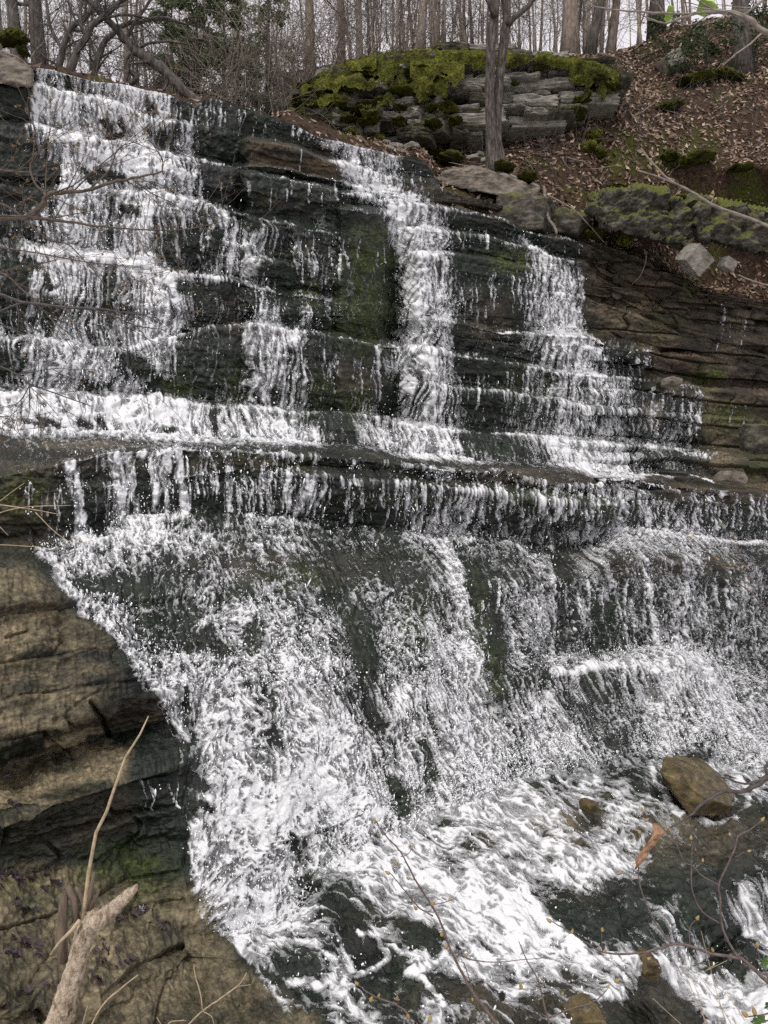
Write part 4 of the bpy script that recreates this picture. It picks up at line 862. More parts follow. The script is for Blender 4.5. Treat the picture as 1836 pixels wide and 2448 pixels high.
def litter():
    r = np.random.default_rng(21)
    v, f, rn = [], [], []
    n = 0
    a = hco[:-1, :-1]; b = hco[1:, :-1]; c = hco[1:, 1:]; d = hco[:-1, 1:]
    area = np.linalg.norm(np.cross(b - a, d - a), axis=-1)
    m = (HPX[:-1, :-1] > 820) & (HPX[:-1, :-1] < 1900) & (HZ[:-1, :-1] < 22)
    dens = 1.0 * m + .12 * ((HPX[:-1, :-1] > -100) & (HZ[:-1, :-1] < 22))
    dens = dens * (1 + .8 * fbm(a[..., 0] * 1.1, a[..., 1] * 1.1, 7, 2)).clip(.15, 2)
    p = (area * dens).ravel(); p /= p.sum()
    N_ = 30000
    idx = r.choice(p.size, N_, p=p)
    s, t = r.random((2, N_, 1))
    A_, B_, C_, D_ = (q.reshape(-1, 3)[idx] for q in (a, b, c, d))
    pos = A_ * (1 - s) * (1 - t) + B_ * s * (1 - t) + C_ * s * t + D_ * (1 - s) * t
    nrm = np.cross(D_ - A_, B_ - A_); nrm /= np.linalg.norm(nrm, axis=1, keepdims=True); nrm[nrm[:, 2] < 0] *= -1
    nrm = nrm + r.normal(0, .45, (N_, 3)); nrm /= np.linalg.norm(nrm, axis=1, keepdims=True)
    t1 = np.cross(nrm, r.normal(0, 1, (N_, 3))); t1 /= np.linalg.norm(t1, axis=1, keepdims=True); t2 = np.cross(nrm, t1)
    L_ = r.uniform(.026, .07, (N_, 1)); Wd = L_ * r.uniform(.3, .55, (N_, 1)); cu = L_ * r.uniform(-.1, .5, (N_, 1))
    pos = pos + nrm * r.uniform(.005, .03, (N_, 1))
    P_ = [pos - t1 * L_ + nrm * cu, pos - t1 * .2 * L_ + t2 * Wd + nrm * cu * .2, pos + t1 * L_ + nrm * cu * .7, pos - t1 * .1 * L_ - t2 * Wd + nrm * cu * .4, pos]
    v = np.stack(P_, 1).reshape(-1, 3)
    k = (np.arange(N_) * 5)[:, None]
    f = np.concatenate([k + np.array([0, 1, 4]), k + np.array([1, 2, 4]), k + np.array([2, 3, 4]), k + np.array([3, 0, 4])])
    rnd = np.repeat(r.beta(2, 2.2, N_), 5)
    tag(link('leaf_litter', np_mesh('leaf_litter', v, f, False, {'rnd': rnd}), M_LITTER), kind='stuff')
litter()

# ------------------------------------------------------------------ rocks
_sph = {}
def cube_sphere(n):
    if n in _sph: return _sph[n]
    vs, fs = [], []; idx = {}
    def vid(p):
        k = tuple(np.round(p, 6))
        if k not in idx: idx[k] = len(vs); vs.append(p)
        return idx[k]
    ln = np.linspace(-1, 1, n + 1)
    for ax in range(3):
        for sg in (-1, 1):
            for i in range(n):
                for j in range(n):
                    q = []
                    for (a, b) in ((i, j), (i + 1, j), (i + 1, j + 1), (i, j + 1)):
                        p = np.zeros(3); p[ax] = sg; p[(ax + 1) % 3] = ln[a]; p[(ax + 2) % 3] = ln[b]; q.append(vid(p))
                    fs.append(q if sg > 0 else q[::-1])
    _sph[n] = (np.array(vs), np.array(fs)); return _sph[n]

def rock_mesh(name, size, seed, n=16, box=.7, rough=.05, cuts=3, layers=0.0):
    """a broken block of bedded stone about its centre; box 0 = round, 1 = square"""
    r = np.random.default_rng(seed)
    v, f = cube_sphere(n); v = v.copy()
    u = v / np.linalg.norm(v, axis=1, keepdims=True)
    v = v * box + u * 1.15 * (1 - box)
    for _ in range(cuts):
        d = r.normal(0, 1, 3); d /= np.linalg.norm(d); o = r.uniform(.72, .98)
        s = v @ d - o * (np.abs(d).sum() * box + (1 - box) * 1.1); v = v - d * np.maximum(s, 0)[:, None]
    sx, sy, sz = size
    p = v * np.array([sx, sy, sz])
    fq = 1.1 / max(.12, (sx * sy * sz) ** (1 / 3))
    nz = fbm(p[:, 0] * fq + seed * 7.1 + p[:, 2] * .6 * fq, p[:, 1] * fq + p[:, 2] * fq * 1.3 + seed * 3.3, seed % 97, 4)
    nz2 = perlin(p[:, 0] * fq * 1.3 + p[:, 1] * fq + seed, p[:, 2] * fq * 5 + seed * 1.7, 5 + seed % 50)
    p = p + u * (rough * nz + layers * nz2)[:, None] * min(sx, sy, sz) * 2.2
    return np_mesh(name, p, f)

def rock(name, x, y, Z, w, h, depth, mat, seed, label=None, cat='rock', group=None, rot=(0, 0, 0), parent=None, n=16, **kw):
    """a rock whose outline is centred on a pixel, w x h pixels large, at distance Z"""
    k = Z / F
    me = rock_mesh(name, (w * k / 2, depth / 2, h * k / 2), seed, n, **kw)
    o = link(name, me, mat, parent); o.location = pt(x, y, Z) if parent is None else pt(x, y, Z) - np.array(parent.location)
    o.rotation_euler = [R(a) for a in rot]
    if parent is None: tag(o, label, cat, group)
    return o

MR = [
 ('boulder', 1258, 528, 12.0, 130, 84, .9, M_MOSSROCK, 3, 'squat mossy block just below the right end of the pale flat slab', (0, 8, -25), dict(box=.75, rough=.06, n=22)),
 ('boulder', 1358, 545, 12.1, 100, 60, .8, M_MOSSROCK, 33, 'low mossy rock between the squat mossy block and the overhanging ledge', (0, 10, -25), dict(box=.6, rough=.09, n=20)),
 ('boulder', 1658, 622, 10.9, 58, 52, .33, M_PALE, 7, 'pale angular block tipped on its corner under the dark hollow', (22, 38, 24), dict(box=.97, rough=.025, n=22, cuts=1)),
 ('boulder', 1738, 632, 10.8, 31, 25, .18, M_PALE, 8, 'small pale block beside the tipped angular block', (15, 24, 18), dict(box=.92, rough=.03, n=16, cuts=2)),
 ('boulder', 1604, 152, 16.6, 46, 40, .4, M_PALE, 9, 'grey stone standing in the leaves high on the slope', (0, -30, 12), dict(box=.8, rough=.06, n=14)),
 ('boulder', 1606, 914, 8.95, 30, 18, .2, M_TANROCK, 10, 'small yellowish stone on the ledge of the right rock wall', (0, 8, 20), dict(box=.75, rough=.07, n=12)),
 ('boulder', 1600, 1000, 8.9, 0, 0, 0, None, 0, None, None, None),
  ('boulder', 1409, 1925, 6.25, 34, 26, .14, M_POOLROCK, 13, 'small brown rock breaking the stream with foam curling round it', (0, 0, 20), dict(box=.6, rough=.08, n=16)),
 ('boulder', 1540, 2322, 4.9, 52, 84, .16, M_POOLROCK, 14, 'narrow yellow brown rock upright in the foam near the bottom', (0, 12, 20), dict(box=.65, rough=.09, n=22)),
 ('boulder', 1590, 2450, 4.45, 150, 110, .4, M_DARKROCK, 15, 'wide dark wet rock at the bottom edge, amid the foam', (6, 14, -10), dict(box=.5, rough=.12, n=44, cuts=4, layers=.06)),
 ('boulder', 1395, 2446, 4.25, 80, 76, .25, M_POOLROCK, 16, 'brown wet rock at the bottom edge, left of the wide dark rock', (0, 0, 10), dict(box=.6, rough=.09, n=24)),
 ('boulder', 1610, 1131, 8.05, 70, 12, .3, M_DARKROCK, 18, 'flat black wet stone on the right end of the main tread', (0, 6, -20), dict(box=.6, rough=.08, n=16)),
 ('boulder', 1745, 1142, 8.2, 44, 26, .3, M_TANROCK, 19, 'small tan broken stone at the right end of the main tread', (0, 12, 20), dict(box=.75, rough=.08, n=16)),
 ('boulder', 1815, 1050, 8.5, 80, 60, .6, M_MOSSROCK, 20, 'mossy block at the right edge beside the rock wall', (0, 6, -20), dict(box=.75, rough=.08, n=18)),
]
for nm, x, y, Z, w_, h_, dp, mt, sd, lb, rt, kw in MR:
    if w_: rock(nm, x, y, Z, w_, h_, dp, mt, sd, lb, {'rock_slab': 'slab', 'boulder': 'rock'}[nm], None, rt, **kw)
def hull_rock(name, pts, mat, seed, label, cat='rock', rough=.02, sub=4):
    import bmesh
    r = np.random.default_rng(seed); P3 = np.array([pt(*p) for p in pts]); c = P3.mean(0)
    bm = bmesh.new()
    for p in P3 - c: bm.verts.new(p)
    bmesh.ops.convex_hull(bm, input=bm.verts)
    bmesh.ops.triangulate(bm, faces=bm.faces)
    for _ in range(sub): bmesh.ops.subdivide_edges(bm, edges=bm.edges, cuts=1, use_grid_fill=True)
    for v in bm.verts: v.normal_update()
    vs = np.array([v.co for v in bm.verts]); ns = np.array([v.normal for v in bm.verts])
    nz = fbm(vs[:, 0] * 5 + vs[:, 1] * 2, vs[:, 2] * 5 - vs[:, 1] * 3, seed, 4) * rough
    for v, q in zip(bm.verts, vs + ns * nz[:, None]): v.co = q
    me = bpy.data.meshes.new(name); bm.to_mesh(me); bm.free()
    me.polygons.foreach_set('use_smooth', np.ones(len(me.polygons), bool))
    o = link(name, me, mat); o.location = c; return tag(o, label, cat)
hull_rock('boulder', [((x - 1668) * .9 + 1666, (y - 1865) * .9 + 1868, z) for x, y, z in [(1588, 1801, 6.95), (1612, 1798, 7.15), (1690, 1808, 7.3), (1730, 1842, 7.2), (1768, 1893, 6.95), (1757, 1930, 6.65), (1650, 1880, 6.5), (1690, 1908, 6.45), (1634, 1838, 6.62), (1570, 1838, 6.7), (1573, 1822, 6.75), (1580, 1870, 6.75), (1650, 1955, 6.5), (1740, 1960, 6.7), (1700, 1880, 7.4)]],
          M_POOLROCK, 12, 'ochre brown angular boulder in the shallow stream at the foot of the right falls')
def outline(front, Zf, Zb, shrink=.97):
    cxx = np.mean([p[0] for p in front]); cyy = np.mean([p[1] for p in front])
    return [(x, y, Zf + (dz[0] if dz else 0)) for x, y, *dz in front] + [(cxx + (x - cxx) * shrink, cyy + (y - cyy) * shrink - 4, Zb) for x, y, *_ in front]
hull_rock('rock_slab', outline([(1043, 428), (1062, 412), (1130, 403), (1205, 416), (1288, 452), (1284, 468), (1268, 479), (1200, 463), (1110, 452), (1052, 438)], 11.75, 13.0), M_TANROCK, 2, 'large pale brown flat slab under the twin trunk tree', 'slab', .05)
hull_rock('boulder', outline([(1418, 478), (1452, 462), (1520, 452), (1590, 462), (1600, 510), (1592, 572), (1545, 566), (1445, 534), (1416, 500)], 11.0, 13.4), M_MOSSROCK, 4, 'big overhanging grey rock with moss on top, left of its dark neighbour over the hollow', 'rock', .13, 5)
hull_rock('boulder', outline([(1585, 490), (1620, 474), (1690, 480), (1700, 530), (1690, 572), (1640, 588), (1592, 572)], 11.0, 13.2), M_MOSSROCK, 44, 'dark overhanging rock in the middle of the ledge over the hollow', 'rock', .13, 5)
hull_rock('boulder', outline([(1672, 505), (1720, 488), (1800, 500), (1900, 520), (1900, 610), (1836, 606), (1740, 575), (1680, 565)], 10.6, 13.0), M_MOSSROCK, 5, 'dark green mossy overhanging rock at the right edge of the photo, over the hollow', 'rock', .13, 5)
# the dark undercut block below the tan crest block
hull_rock('rock_slab', outline([(-120, 130), (0, 124), (45, 134), (76, 158), (77, 204), (40, 200), (-120, 194)], 8.25, 9.3, .98), M_TANROCK, 1, 'tan overhanging block at the left end of the crest of the falls', 'slab', .05, 5)
hull_rock('boulder', outline([(-120, 200), (66, 208), (76, 240), (80, 300), (20, 306), (-120, 306)], 8.62, 9.6, .98), M_DARKROCK, 40, 'black undercut block below the tan crest block at the left edge', 'rock', .06, 5)

# rubble of pale flat stones below the tumbled wall
r_ = np.random.default_rng(31)
st_protos = [rock_mesh('stone', (1, .7, .42), 200 + i, 8, .78, .07, 2) for i in range(5)]
for m_ in st_protos: m_.materials.append(M_PALE)
for i, (x, y) in enumerate([(905, 330), (920, 345), (938, 338), (945, 352), (930, 360), (960, 345), (975, 335), (985, 350), (960, 362), (1000, 330), (990, 315), (1005, 345), (885, 320), (868, 310), (1075, 385), (1130, 380), (1145, 372), (1160, 390), (935, 325), (1010, 310), (905, 200), (898, 206), (910, 210)]):
    h_ = on_hill(x, y); s = r_.uniform(.05, .11)
    o = link('loose_stone', st_protos[i % 5]); Zs_ = h_[1] - .05
    if y < 220: Zs_ = 13.75
    o.location = pt(x, y, Zs_); o.scale = (s * 1.2, s * 1.2, s); o.rotation_euler = (r_.uniform(-.3, .3), r_.uniform(-.3, .3), r_.uniform(0, 6))
    tag(o, 'small pale flat stone lying in the rubble below the mossy wall', 'stone', 'loose stones below the mossy wall')

# ------------------------------------------------------------------ the ruined dry stone wall
wall = empty('stone_wall', pt(1120, 240, 14.1)); tag(wall, 'ruined dry stone wall with thick bright moss on its top', 'stone wall')
wl = np.array(wall.location)
def wtop(x): return np.interp(x, [700, 760, 830, 900, 1000, 1100, 1200, 1300, 1380, 1440, 1540], [232, 190, 160, 142, 132, 132, 136, 140, 150, 168, 210])
def wbot(x): return np.interp(x, [700, 800, 900, 1000, 1040, 1100, 1200, 1300, 1400, 1440, 1540], [300, 312, 335, 350, 352, 345, 332, 308, 268, 250, 225])
yy = 346; nst = 0
rw = np.random.default_rng(12)
sprot = [[rock_mesh('stone', (1, 1, 1), 300 + 10 * m + i, 14, .98 if m == 0 else .9, .05, 1 if m == 0 else 3, .07) for i in range(5)] for m in range(2)]
for m in range(2):
    for me in sprot[m]: me.materials.append((M_GREY, M_GREYMOSS)[m])
def add_stone(x, y, Z, w_, h_, dp, m, rz):
    o = link('stone', sprot[m][rw.integers(5)], None, wall)
    o.location = pt(x, y, Z) - wl; o.scale = (w_ / 2 * Z / F, dp / 2, h_ / 2 * Z / F); o.rotation_euler = (rw.uniform(-.06, .06), rw.uniform(-.02, .08), rz)
while yy > 138 and nst < 98:
    hgt = rw.choice([10, 13, 16, 21, 27], p=[.22, .28, .25, .16, .09])
    x = 1050 + rw.uniform(-20, 30) + max(0, (346 - yy) - 170) * .2
    while x < 1470:
        wd = rw.uniform(3.0, 7.5) * max(13, hgt) * rw.uniform(.7, 1.15)
        xc = x + wd / 2
        if wtop(xc) - 4 < yy - hgt / 2 < wbot(xc) + 4 and nst < 98 and rw.random() > .06:
            back = (346 - yy) / 210 * .30
            add_stone(xc, yy - hgt / 2 + (xc - 1250) * .02, 14.0 + back + rw.uniform(-.1, .1), wd * .98, hgt * 1.02, rw.uniform(.45, .8), 1 if (rw.random() < .2 or xc > 1400) else 0, R(-5) + rw.uniform(-.12, .12)); nst += 1
        x += wd
    yy -= hgt
# the tumbled left half
tum = empty('stone_heap', pt(880, 250, 13.9)); tag(tum, 'tumbled heap of dark mossy stones left of the standing dry stone wall', 'stone heap')
tl = np.array(tum.location); wall_, wall, wl = wall, tum, tl
for i in range(96):
    x = rw.uniform(715, 1095); t = rw.random() ** .85
    y = wtop(x) + 10 + t * (wbot(x) - wtop(x) - 6)
    wd = rw.uniform(24, 82); hg = rw.uniform(12, 30)
    add_stone(x, y, 14.35 - .55 * t + rw.uniform(-.08, .08), wd, hg, rw.uniform(.35, .7), 1 if rw.random() < .8 else 0, rw.uniform(-.6, .4))

def cushion_mesh(seed, n=22):
    r = np.random.default_rng(seed)
    v, f = cube_sphere(n); u = v / np.linalg.norm(v, axis=1, keepdims=True); p = u.copy()
    nz = fbm(p[:, 0] * 1.7 + seed, p[:, 1] * 1.7 + p[:, 2] * 1.2, seed, 2) * .34 + np.abs(perlin(p[:, 0] * 5 + seed, p[:, 1] * 5 + p[:, 2] * 4, seed + 3)) * .16 + perlin(p[:, 0] * 9, p[:, 1] * 9 + p[:, 2] * 7, seed + 5) * .09 + perlin(p[:, 0] * 23, p[:, 1] * 23 + p[:, 2] * 17, seed + 6) * .06
    p = p * (1 + nz)[:, None]; p[:, 2] = np.where(p[:, 2] < 0, p[:, 2] * .6, p[:, 2])
    return np_mesh('moss_cushion', p, f)
cush = [cushion_mesh(50 + i) for i in range(6)] + [cushion_mesh(70 + i) for i in range(6)]
for i, me in enumerate(cush): me.materials.append(M_MOSS if i < 6 else M_MOSSD)
def cushion(par, x, y, Z, w_, h_, bright=True, rz=0, name='moss_cushion'):
    o = link(name, cush[rw.integers(6) + (0 if bright else 6)], None, par)
    base = np.array(par.location) if par else 0
    o.location = pt(x, y, Z) - base; o.scale = (w_ / 2 * Z / F, w_ / 2 * Z / F * rw.uniform(.6, .9), h_ / 2 * Z / F); o.rotation_euler = (rw.uniform(-.25, .25), rw.uniform(-.2, .2), rz + rw.uniform(0, 6))
    return o
def moss_blanket(par, x0, x1, drop, Zf, seed, mat, hole, nx=300, ny=64, back=.5, slope=0.0):
    """a low uneven mat draped over the top and front of the stones"""
    X = np.linspace(x0, x1, nx)[None]; t = np.linspace(0, 1, ny)[:, None]
    top = wtop(X) - 3; d = drop(X) * (1 + .5 * fbm(X / 60 + seed, X * 0, seed, 2))
    tf = np.clip((t - .35) / .65, 0, 1); tb_ = np.clip(1 - t / .35, 0, 1)
    y = top + 5 * (1 - tb_) + d * tf; Z = Zf + back * tb_ - slope * tf
    u = (X - CX) / F * Z; h = (CY - y) / F * Z
    bump = .055 * np.abs(fbm(u * 4 + 0 * t, h * 5 + Z * 3, seed + 1, 2)) + .03 * perlin(u * 13 + 0 * t, h * 15 + Z * 9, seed + 2) + .014 * perlin(u * 37 + 0 * t, h * 40 + Z * 30, seed + 3)
    m = fbm(u * 1.9 + 0 * t, h * 2.6 + Z, seed + 4, 3) + hole * tf - .1
    bump = bump + .05 - .10 * sstep(-.15, .25, m)
    co = np.stack([u + 0 * t, Z - bump * (.3 + .7 * tf), h + bump * (1 - .6 * tf)], -1)
    f = grid_faces(ny, nx); k = (m < .28)[:-1, :-1]
    v, q, _ = compact(co.reshape(-1, 3) - np.array(par.location), f[k].reshape(-1, 4), {})
    return link('moss_mat', np_mesh('moss_mat', v, q), mat, par)
moss_blanket(wall_, 1040, 1470, lambda x: 12 + 16 * np.exp(-((x - 1130) / 90) ** 2) + 26 * sstep(1330, 1430, x), 13.62, 7, M_MOSS, 1.0)
moss_blanket(wall_, 1360, 1480, lambda x: 70 + 0 * x, 13.60, 9, M_MOSSD, .35, 120)
moss_blanket(tum, 980, 1110, lambda x: 105 + 0 * x, 13.75, 21, M_MOSS, .95, 140, 90, .5, .42)
moss_blanket(tum, 715, 1070, lambda x: .72 * (wbot(x) - wtop(x)), 13.8, 31, M_MOSSD, .95, 300, 110, .5, .5)
moss_blanket(tum, 720, 900, lambda x: 80 + 0 * x, 13.72, 37, M_MOSS, 1.1, 150, 80, .4, .4)
for (x, y, w_, h_) in ((1430, 195, 60, 24), (1460, 210, 60, 26), (1390, 240, 46, 18), (1375, 272, 56, 18), (1290, 165, 30, 12), (1230, 200, 26, 10)):
    cushion(wall_, x, y, 13.75, w_, h_, False)
for i in range(30):
    x = rw.uniform(715, 1090); t = rw.random() ** 1.3; cushion(tum, x, wtop(x) + 6 + t * (wbot(x) - wtop(x) - 30), 13.9 - .5 * t, rw.uniform(24, 66), rw.uniform(9, 16), rw.random() < .4)
for (x, y, w_, h_) in ((745, 250, 56, 18), (790, 250, 70, 18), (960, 262, 50, 14), (1075, 262, 40, 16)):
    cushion(tum, x, y, 13.65, w_, h_, True)
# moss mounds of their own on the bank
for k_, (x, y, w_, h_, b_) in enumerate([(1420, 330, 60, 34, 1), (1405, 355, 44, 30, 1), (1430, 366, 44, 30, 0), (1075, 385, 66, 36, 0), (1045, 372, 60, 30, 0), (990, 365, 50, 26, 0), (842, 325, 40, 36, 0), (1495, 480, 0, 0, 1), (1040, 362, 44, 22, 0), (905, 340, 44, 30, 0), (1045, 330, 46, 40, 0), (1600, 255, 70, 24, 0), (1665, 195, 80, 26, 0),
                                        (1740, 180, 80, 24, 0), (1700, 130, 60, 20, 0), (1480, 458, 70, 18, 0), (1550, 456, 60, 16, 0), (1640, 478, 60, 18, 0), (1780, 496, 80, 20, 0), (1600, 380, 60, 24, 0), (1660, 385, 90, 30, 0), (1770, 405, 70, 18, 0), (1495, 577, 32, 34, 1), (1430, 560, 40, 24, 0), (1260, 425, 60, 20, 0), (1205, 400, 50, 18, 0), (1400, 560, 36, 20, 0), (30, 95, 80, 40, 0), (55, 125, 36, 26, 0)]):
    if not w_: continue
    if x < 100: Zc = 8.6
    elif y > 420: Zc = {True: 11.4, False: 11.6}[x > 1600]
    else: Zc = on_hill(x, y + h_ * .3)[1] - .02
    if (x, y) in ((1430, 560), (1400, 560), (1260, 425), (1205, 400), (1495, 577)): Zc = {1260: 11.9, 1205: 11.95, 1495: 11.7, 1430: 11.95, 1400: 11.9}[x]
    o = cushion(None, x, y, Zc, w_, h_, bool(b_), name='moss_mound')
    tag(o, 'bright yellow green moss mound on the bank' if b_ else 'dull green moss mound on the bank or its rocks', 'moss mound', 'bright moss mounds' if b_ else 'dull moss mounds')

# sticks fallen on the slope
rk = np.random.default_rng(71)
for i in range(34):
    x = rk.uniform(1060, 1830); y = rk.uniform(np.interp(x, [1060, 1300, 1480, 1600, 1836], [370, 330, 200, 110, 90]), np.interp(x, [1060, 1400, 1836], [420, 430, 420]))
    p = on_hill(x, y); mb = MB(); th = rk.uniform(0, 6.283); L_ = rk.uniform(.25, .9); d = np.array([math.cos(th), math.sin(th) * .5, .0])
    pts = [np.array([0, 0, .03])]; rad = rk.uniform(.006, .016); rr2 = [rad]
    for k in range(5):
        d = d + rk.normal(0, .15, 3); q = pts[-1] + d / np.linalg.norm(d) * L_ / 5; pts.append(q); rr2.append(rad * (1 - .14 * (k + 1)))
    g0 = on_hill(x, y)
    pts = [np.array([q[0], q[1] * .7 + q[2] * 0, q[1] * .7 + .04 + .3 * q[2]]) for q in pts]
    mb.tube(pts, rr2, 5); o = mb.build('fallen_stick', (M_TWIGP, M_TWIG, M_TWIGD)[rk.integers(3)]); o.location = g0
    tag(o, 'dead stick fallen among the brown leaves of the slope', 'stick', 'fallen sticks on the slope')
# ------------------------------------------------------------------ trees, thickets, evergreens
def floor_at(x, Z):
    """a point of the forest floor on the sight line of column x at distance Z"""
    j = int(np.argmin(np.abs(hx - x))); i = int(np.argmin(np.abs(HZ[:, j] - Z)))
    return np.array([(x - CX) / F * Z, Z, hco[i, j, 2]])

def limb(mb, r, p, d, L_, rad, lvl, up=.06, wob=.16, sides=4, kids=3, minr=.0025, spread=.9):
    n = max(3, int(L_ / .22)) if lvl else max(4, int(L_ / .3))
    n = min(n, 9)
    pts, rr_ = [np.array(p)], [rad]
    d = np.array(d, float); d /= np.linalg.norm(d)
    for i in range(n):
        d = d + r.normal(0, wob, 3) + np.array([0, 0, up]); d /= np.linalg.norm(d)
        pts.append(pts[-1] + d * L_ / n); rr_.append(max(minr, rad * (1 - .8 * (i + 1) / n)))
    mb.tube(pts, rr_, sides if rad > .012 else 3, False)
    if lvl > 0:
        for k in range(kids):
            i = r.integers(max(1, n // 4), n)
            ax = pts[i] - pts[i - 1]; ax /= np.linalg.norm(ax)
            q = r.normal(0, 1, 3); q -= ax * q.dot(ax); q /= np.linalg.norm(q)
            limb(mb, r, pts[i], ax + q * spread, L_ * r.uniform(.35, .6), max(minr, rr_[i] * r.uniform(.45, .65)), lvl - 1, up, wob * 1.1, sides, kids, minr, spread)

def tree(name, base, rad, height, mat, seed, label, group=None, lean=(0, 0), nb=7, lvl=2, first=.25, sides=9, wob=.03, parts=True, cat='tree', blen=.32):
    r = np.random.default_rng(seed)
    base = np.array(base, float); o = empty(name, base); tag(o, label, cat, group)
    n = 12; pts, rr_ = [np.zeros(3) + [0, 0, -.25]], [rad * 1.45]
    d = np.array([lean[0], lean[1], 1.0]); d /= np.linalg.norm(d)
    for i in range(n):
        d = d + r.normal(0, wob, 3); d /= np.linalg.norm(d)
        pts.append(pts[-1] + d * height / n); rr_.append(rad * (1.12 if i == 0 else 1) * (1 - .72 * (i + 1) / n))
    tb = MB(); tb.tube(pts, rr_, sides); tb.build('trunk', mat, o)
    cb = MB()
    for k in range(nb):
        t = first + (1 - first) * (k + r.random()) / nb; i = min(n - 1, int(t * n)); f = t * n - i
        p = pts[i] * (1 - f) + pts[i + 1] * f
        th = r.uniform(0, 6.283)
        limb(cb, r, p, [math.cos(th), math.sin(th), r.uniform(.2, .9)], height * blen * r.uniform(.6, 1.1), rr_[i] * r.uniform(.25, .5), lvl, .05, .14, 4, 3, .004)
    if nb: cb.build('crown', mat, o)
    return o

# the twin-trunked tree on the slab
tw = empty('tree', pt(1178, 405, 12.25)); tag(tw, 'grey twin trunk tree growing on the flat slab at the edge of the falls', 'tree')
twl = np.array(tw.location); rt = np.random.default_rng(3)
def pxl(pts, Z): return [pt(x, y, Z) - twl for x, y in pts]
mb = MB(); mb.tube(pxl([(1180, 430), (1180, 400), (1176, 350), (1173, 290), (1170, 210), (1173, 120), (1180, 50), (1188, -30), (1200, -200), (1195, -400)], 12.2), [x * 12.2 / F for x in (26, 20, 15, 12, 11.5, 11, 11, 11, 9, 5)], 14)
mb.build('trunk', M_BARKBIG, tw)
mb = MB(); mb.tube(pxl([(1196, 432), (1193, 395), (1186, 340), (1188, 270), (1194, 190), (1203, 110), (1212, 50), (1210, 10), (1196, -60), (1170, -200), (1150, -380)], 12.35), [x * 12.3 / F for x in (26, 20, 14, 11, 10.5, 11, 11, 10, 9, 7, 4)], 14)
mb.build('trunk', M_BARKBIG, tw)
mb = MB()
mb.tube(pxl([(1212, 60), (1232, 40), (1262, 16), (1290, -20), (1330, -90)], 12.3), [x * 12.3 / F for x in (9, 7, 6, 5, 3)], 7)
mb.tube(pxl([(1184, 40), (1168, 0), (1150, -50), (1120, -140)], 12.1), [x * 12.3 / F for x in (8, 7, 6, 3)], 7)
for k in range(9):
    th = rt.uniform(0, 6.28); limb(mb, rt, pt(1190 + rt.uniform(-10, 20), rt.uniform(-380, -20), 12.25) - twl, [math.cos(th), math.sin(th), .5], rt.uniform(.8, 1.8), .03, 2, .04, .14)
mb.build('crown', M_BARKBIG, tw)

# the leaning limbs on the left behind the crest
def stem_thing(name, segs, Z, mat, label, cat='tree', seed=0, twigs=10, group=None, base=None, parts=None, tl=(.25, .7), minr=.003):
    """a woody thing drawn as polylines (x, y, radius in pixels), all at distance Z (+dz)"""
    o = empty(name, pt(*(base or segs[0][0][:2]), Z)); b = np.array(o.location); tag(o, label, cat, group); r = np.random.default_rng(seed)
    mb, cb = MB(), MB()
    for si, sgm in enumerate(segs):
        P3 = [pt(s[0], s[1], Z + (s[3] if len(s) > 3 else 0)) - b for s in sgm]; rad = [s[2] * Z / F for s in sgm]
        # smooth the polyline
        Q_, R_ = [], []
        for i in range(len(P3) - 1):
            p0, p1, p2, p3 = P3[max(i - 1, 0)], P3[i], P3[i + 1], P3[min(i + 2, len(P3) - 1)]
            for t in (0, .34, .67):
                Q_.append(.5 * (2 * p1 + (p2 - p0) * t + (2 * p0 - 5 * p1 + 4 * p2 - p3) * t * t + (3 * p1 - p0 - 3 * p2 + p3) * t ** 3)); R_.append(rad[i] * (1 - t) + rad[i + 1] * t)
        Q_.append(P3[-1]); R_.append(rad[-1])
        jit = .25 * np.mean(R_)
        Q_ = [q + r.normal(0, jit, 3) * (0 < i < len(Q_) - 1) for i, q in enumerate(Q_)]
        (mb if si == 0 or not parts else mb).tube(Q_, R_, 8 if max(rad) > .02 else 5)
        for k in range(twigs):
            i = r.integers(1, len(Q_)); ax = Q_[i] - Q_[i - 1]; ax /= np.linalg.norm(ax) + 1e-9
            q = r.normal(0, 1, 3); q[1] *= .5; q -= ax * q.dot(ax); q /= np.linalg.norm(q)
            limb(cb, r, Q_[i], ax * .7 + q, r.uniform(*tl), max(minr, R_[i] * .4), 1, .03, .16, 4, 3, minr)
    mb.build(parts[0] if parts else 'trunk', mat, o)
    if twigs: cb.build(parts[1] if parts else 'crown', mat, o)
    return o
stem_thing('tree', [[(500, 262, 11), (470, 240, 12), (430, 205, 13), (390, 165, 13), (350, 138, 12), (318, 110, 10), (285, 78, 9), (240, 30, 8), (190, -20, 7), (120, -90, 5)], [(405, 180, 6), (396, 205, 5), (388, 212, 3)], [(300, 95, 5), (330, 40, 4), (370, -10, 3)], [(262, 50, 5), (235, 10, 4), (230, -60, 3)]], 11.6, M_BARK,
           'dark bare trunk leaning steeply down to the crest from the upper left', seed=5, twigs=12)
stem_thing('tree', [[(165, 178, 11), (180, 130, 9), (205, 88, 8), (235, 50, 7), (275, 18, 6), (320, -20, 5), (380, -80, 3)], [(205, 88, 5), (190, 40, 5), (200, -20, 4)], [(235, 50, 4), (300, 35, 3), (360, 45, 2)]], 11.4, M_BARK,
           'dark bare tree arching to the right behind the left of the crest', seed=6, twigs=14)
stem_thing('tree', [[(140, 170, 9), (150, 120, 8), (170, 70, 7), (215, 30, 6), (250, -20, 5), (300, -90, 3)], [(150, 120, 4), (120, 60, 4), (110, 0, 3)]], 12.2, M_BARK, 'dark bare tree with a low fork nearest the tan crest block', seed=7, twigs=14)
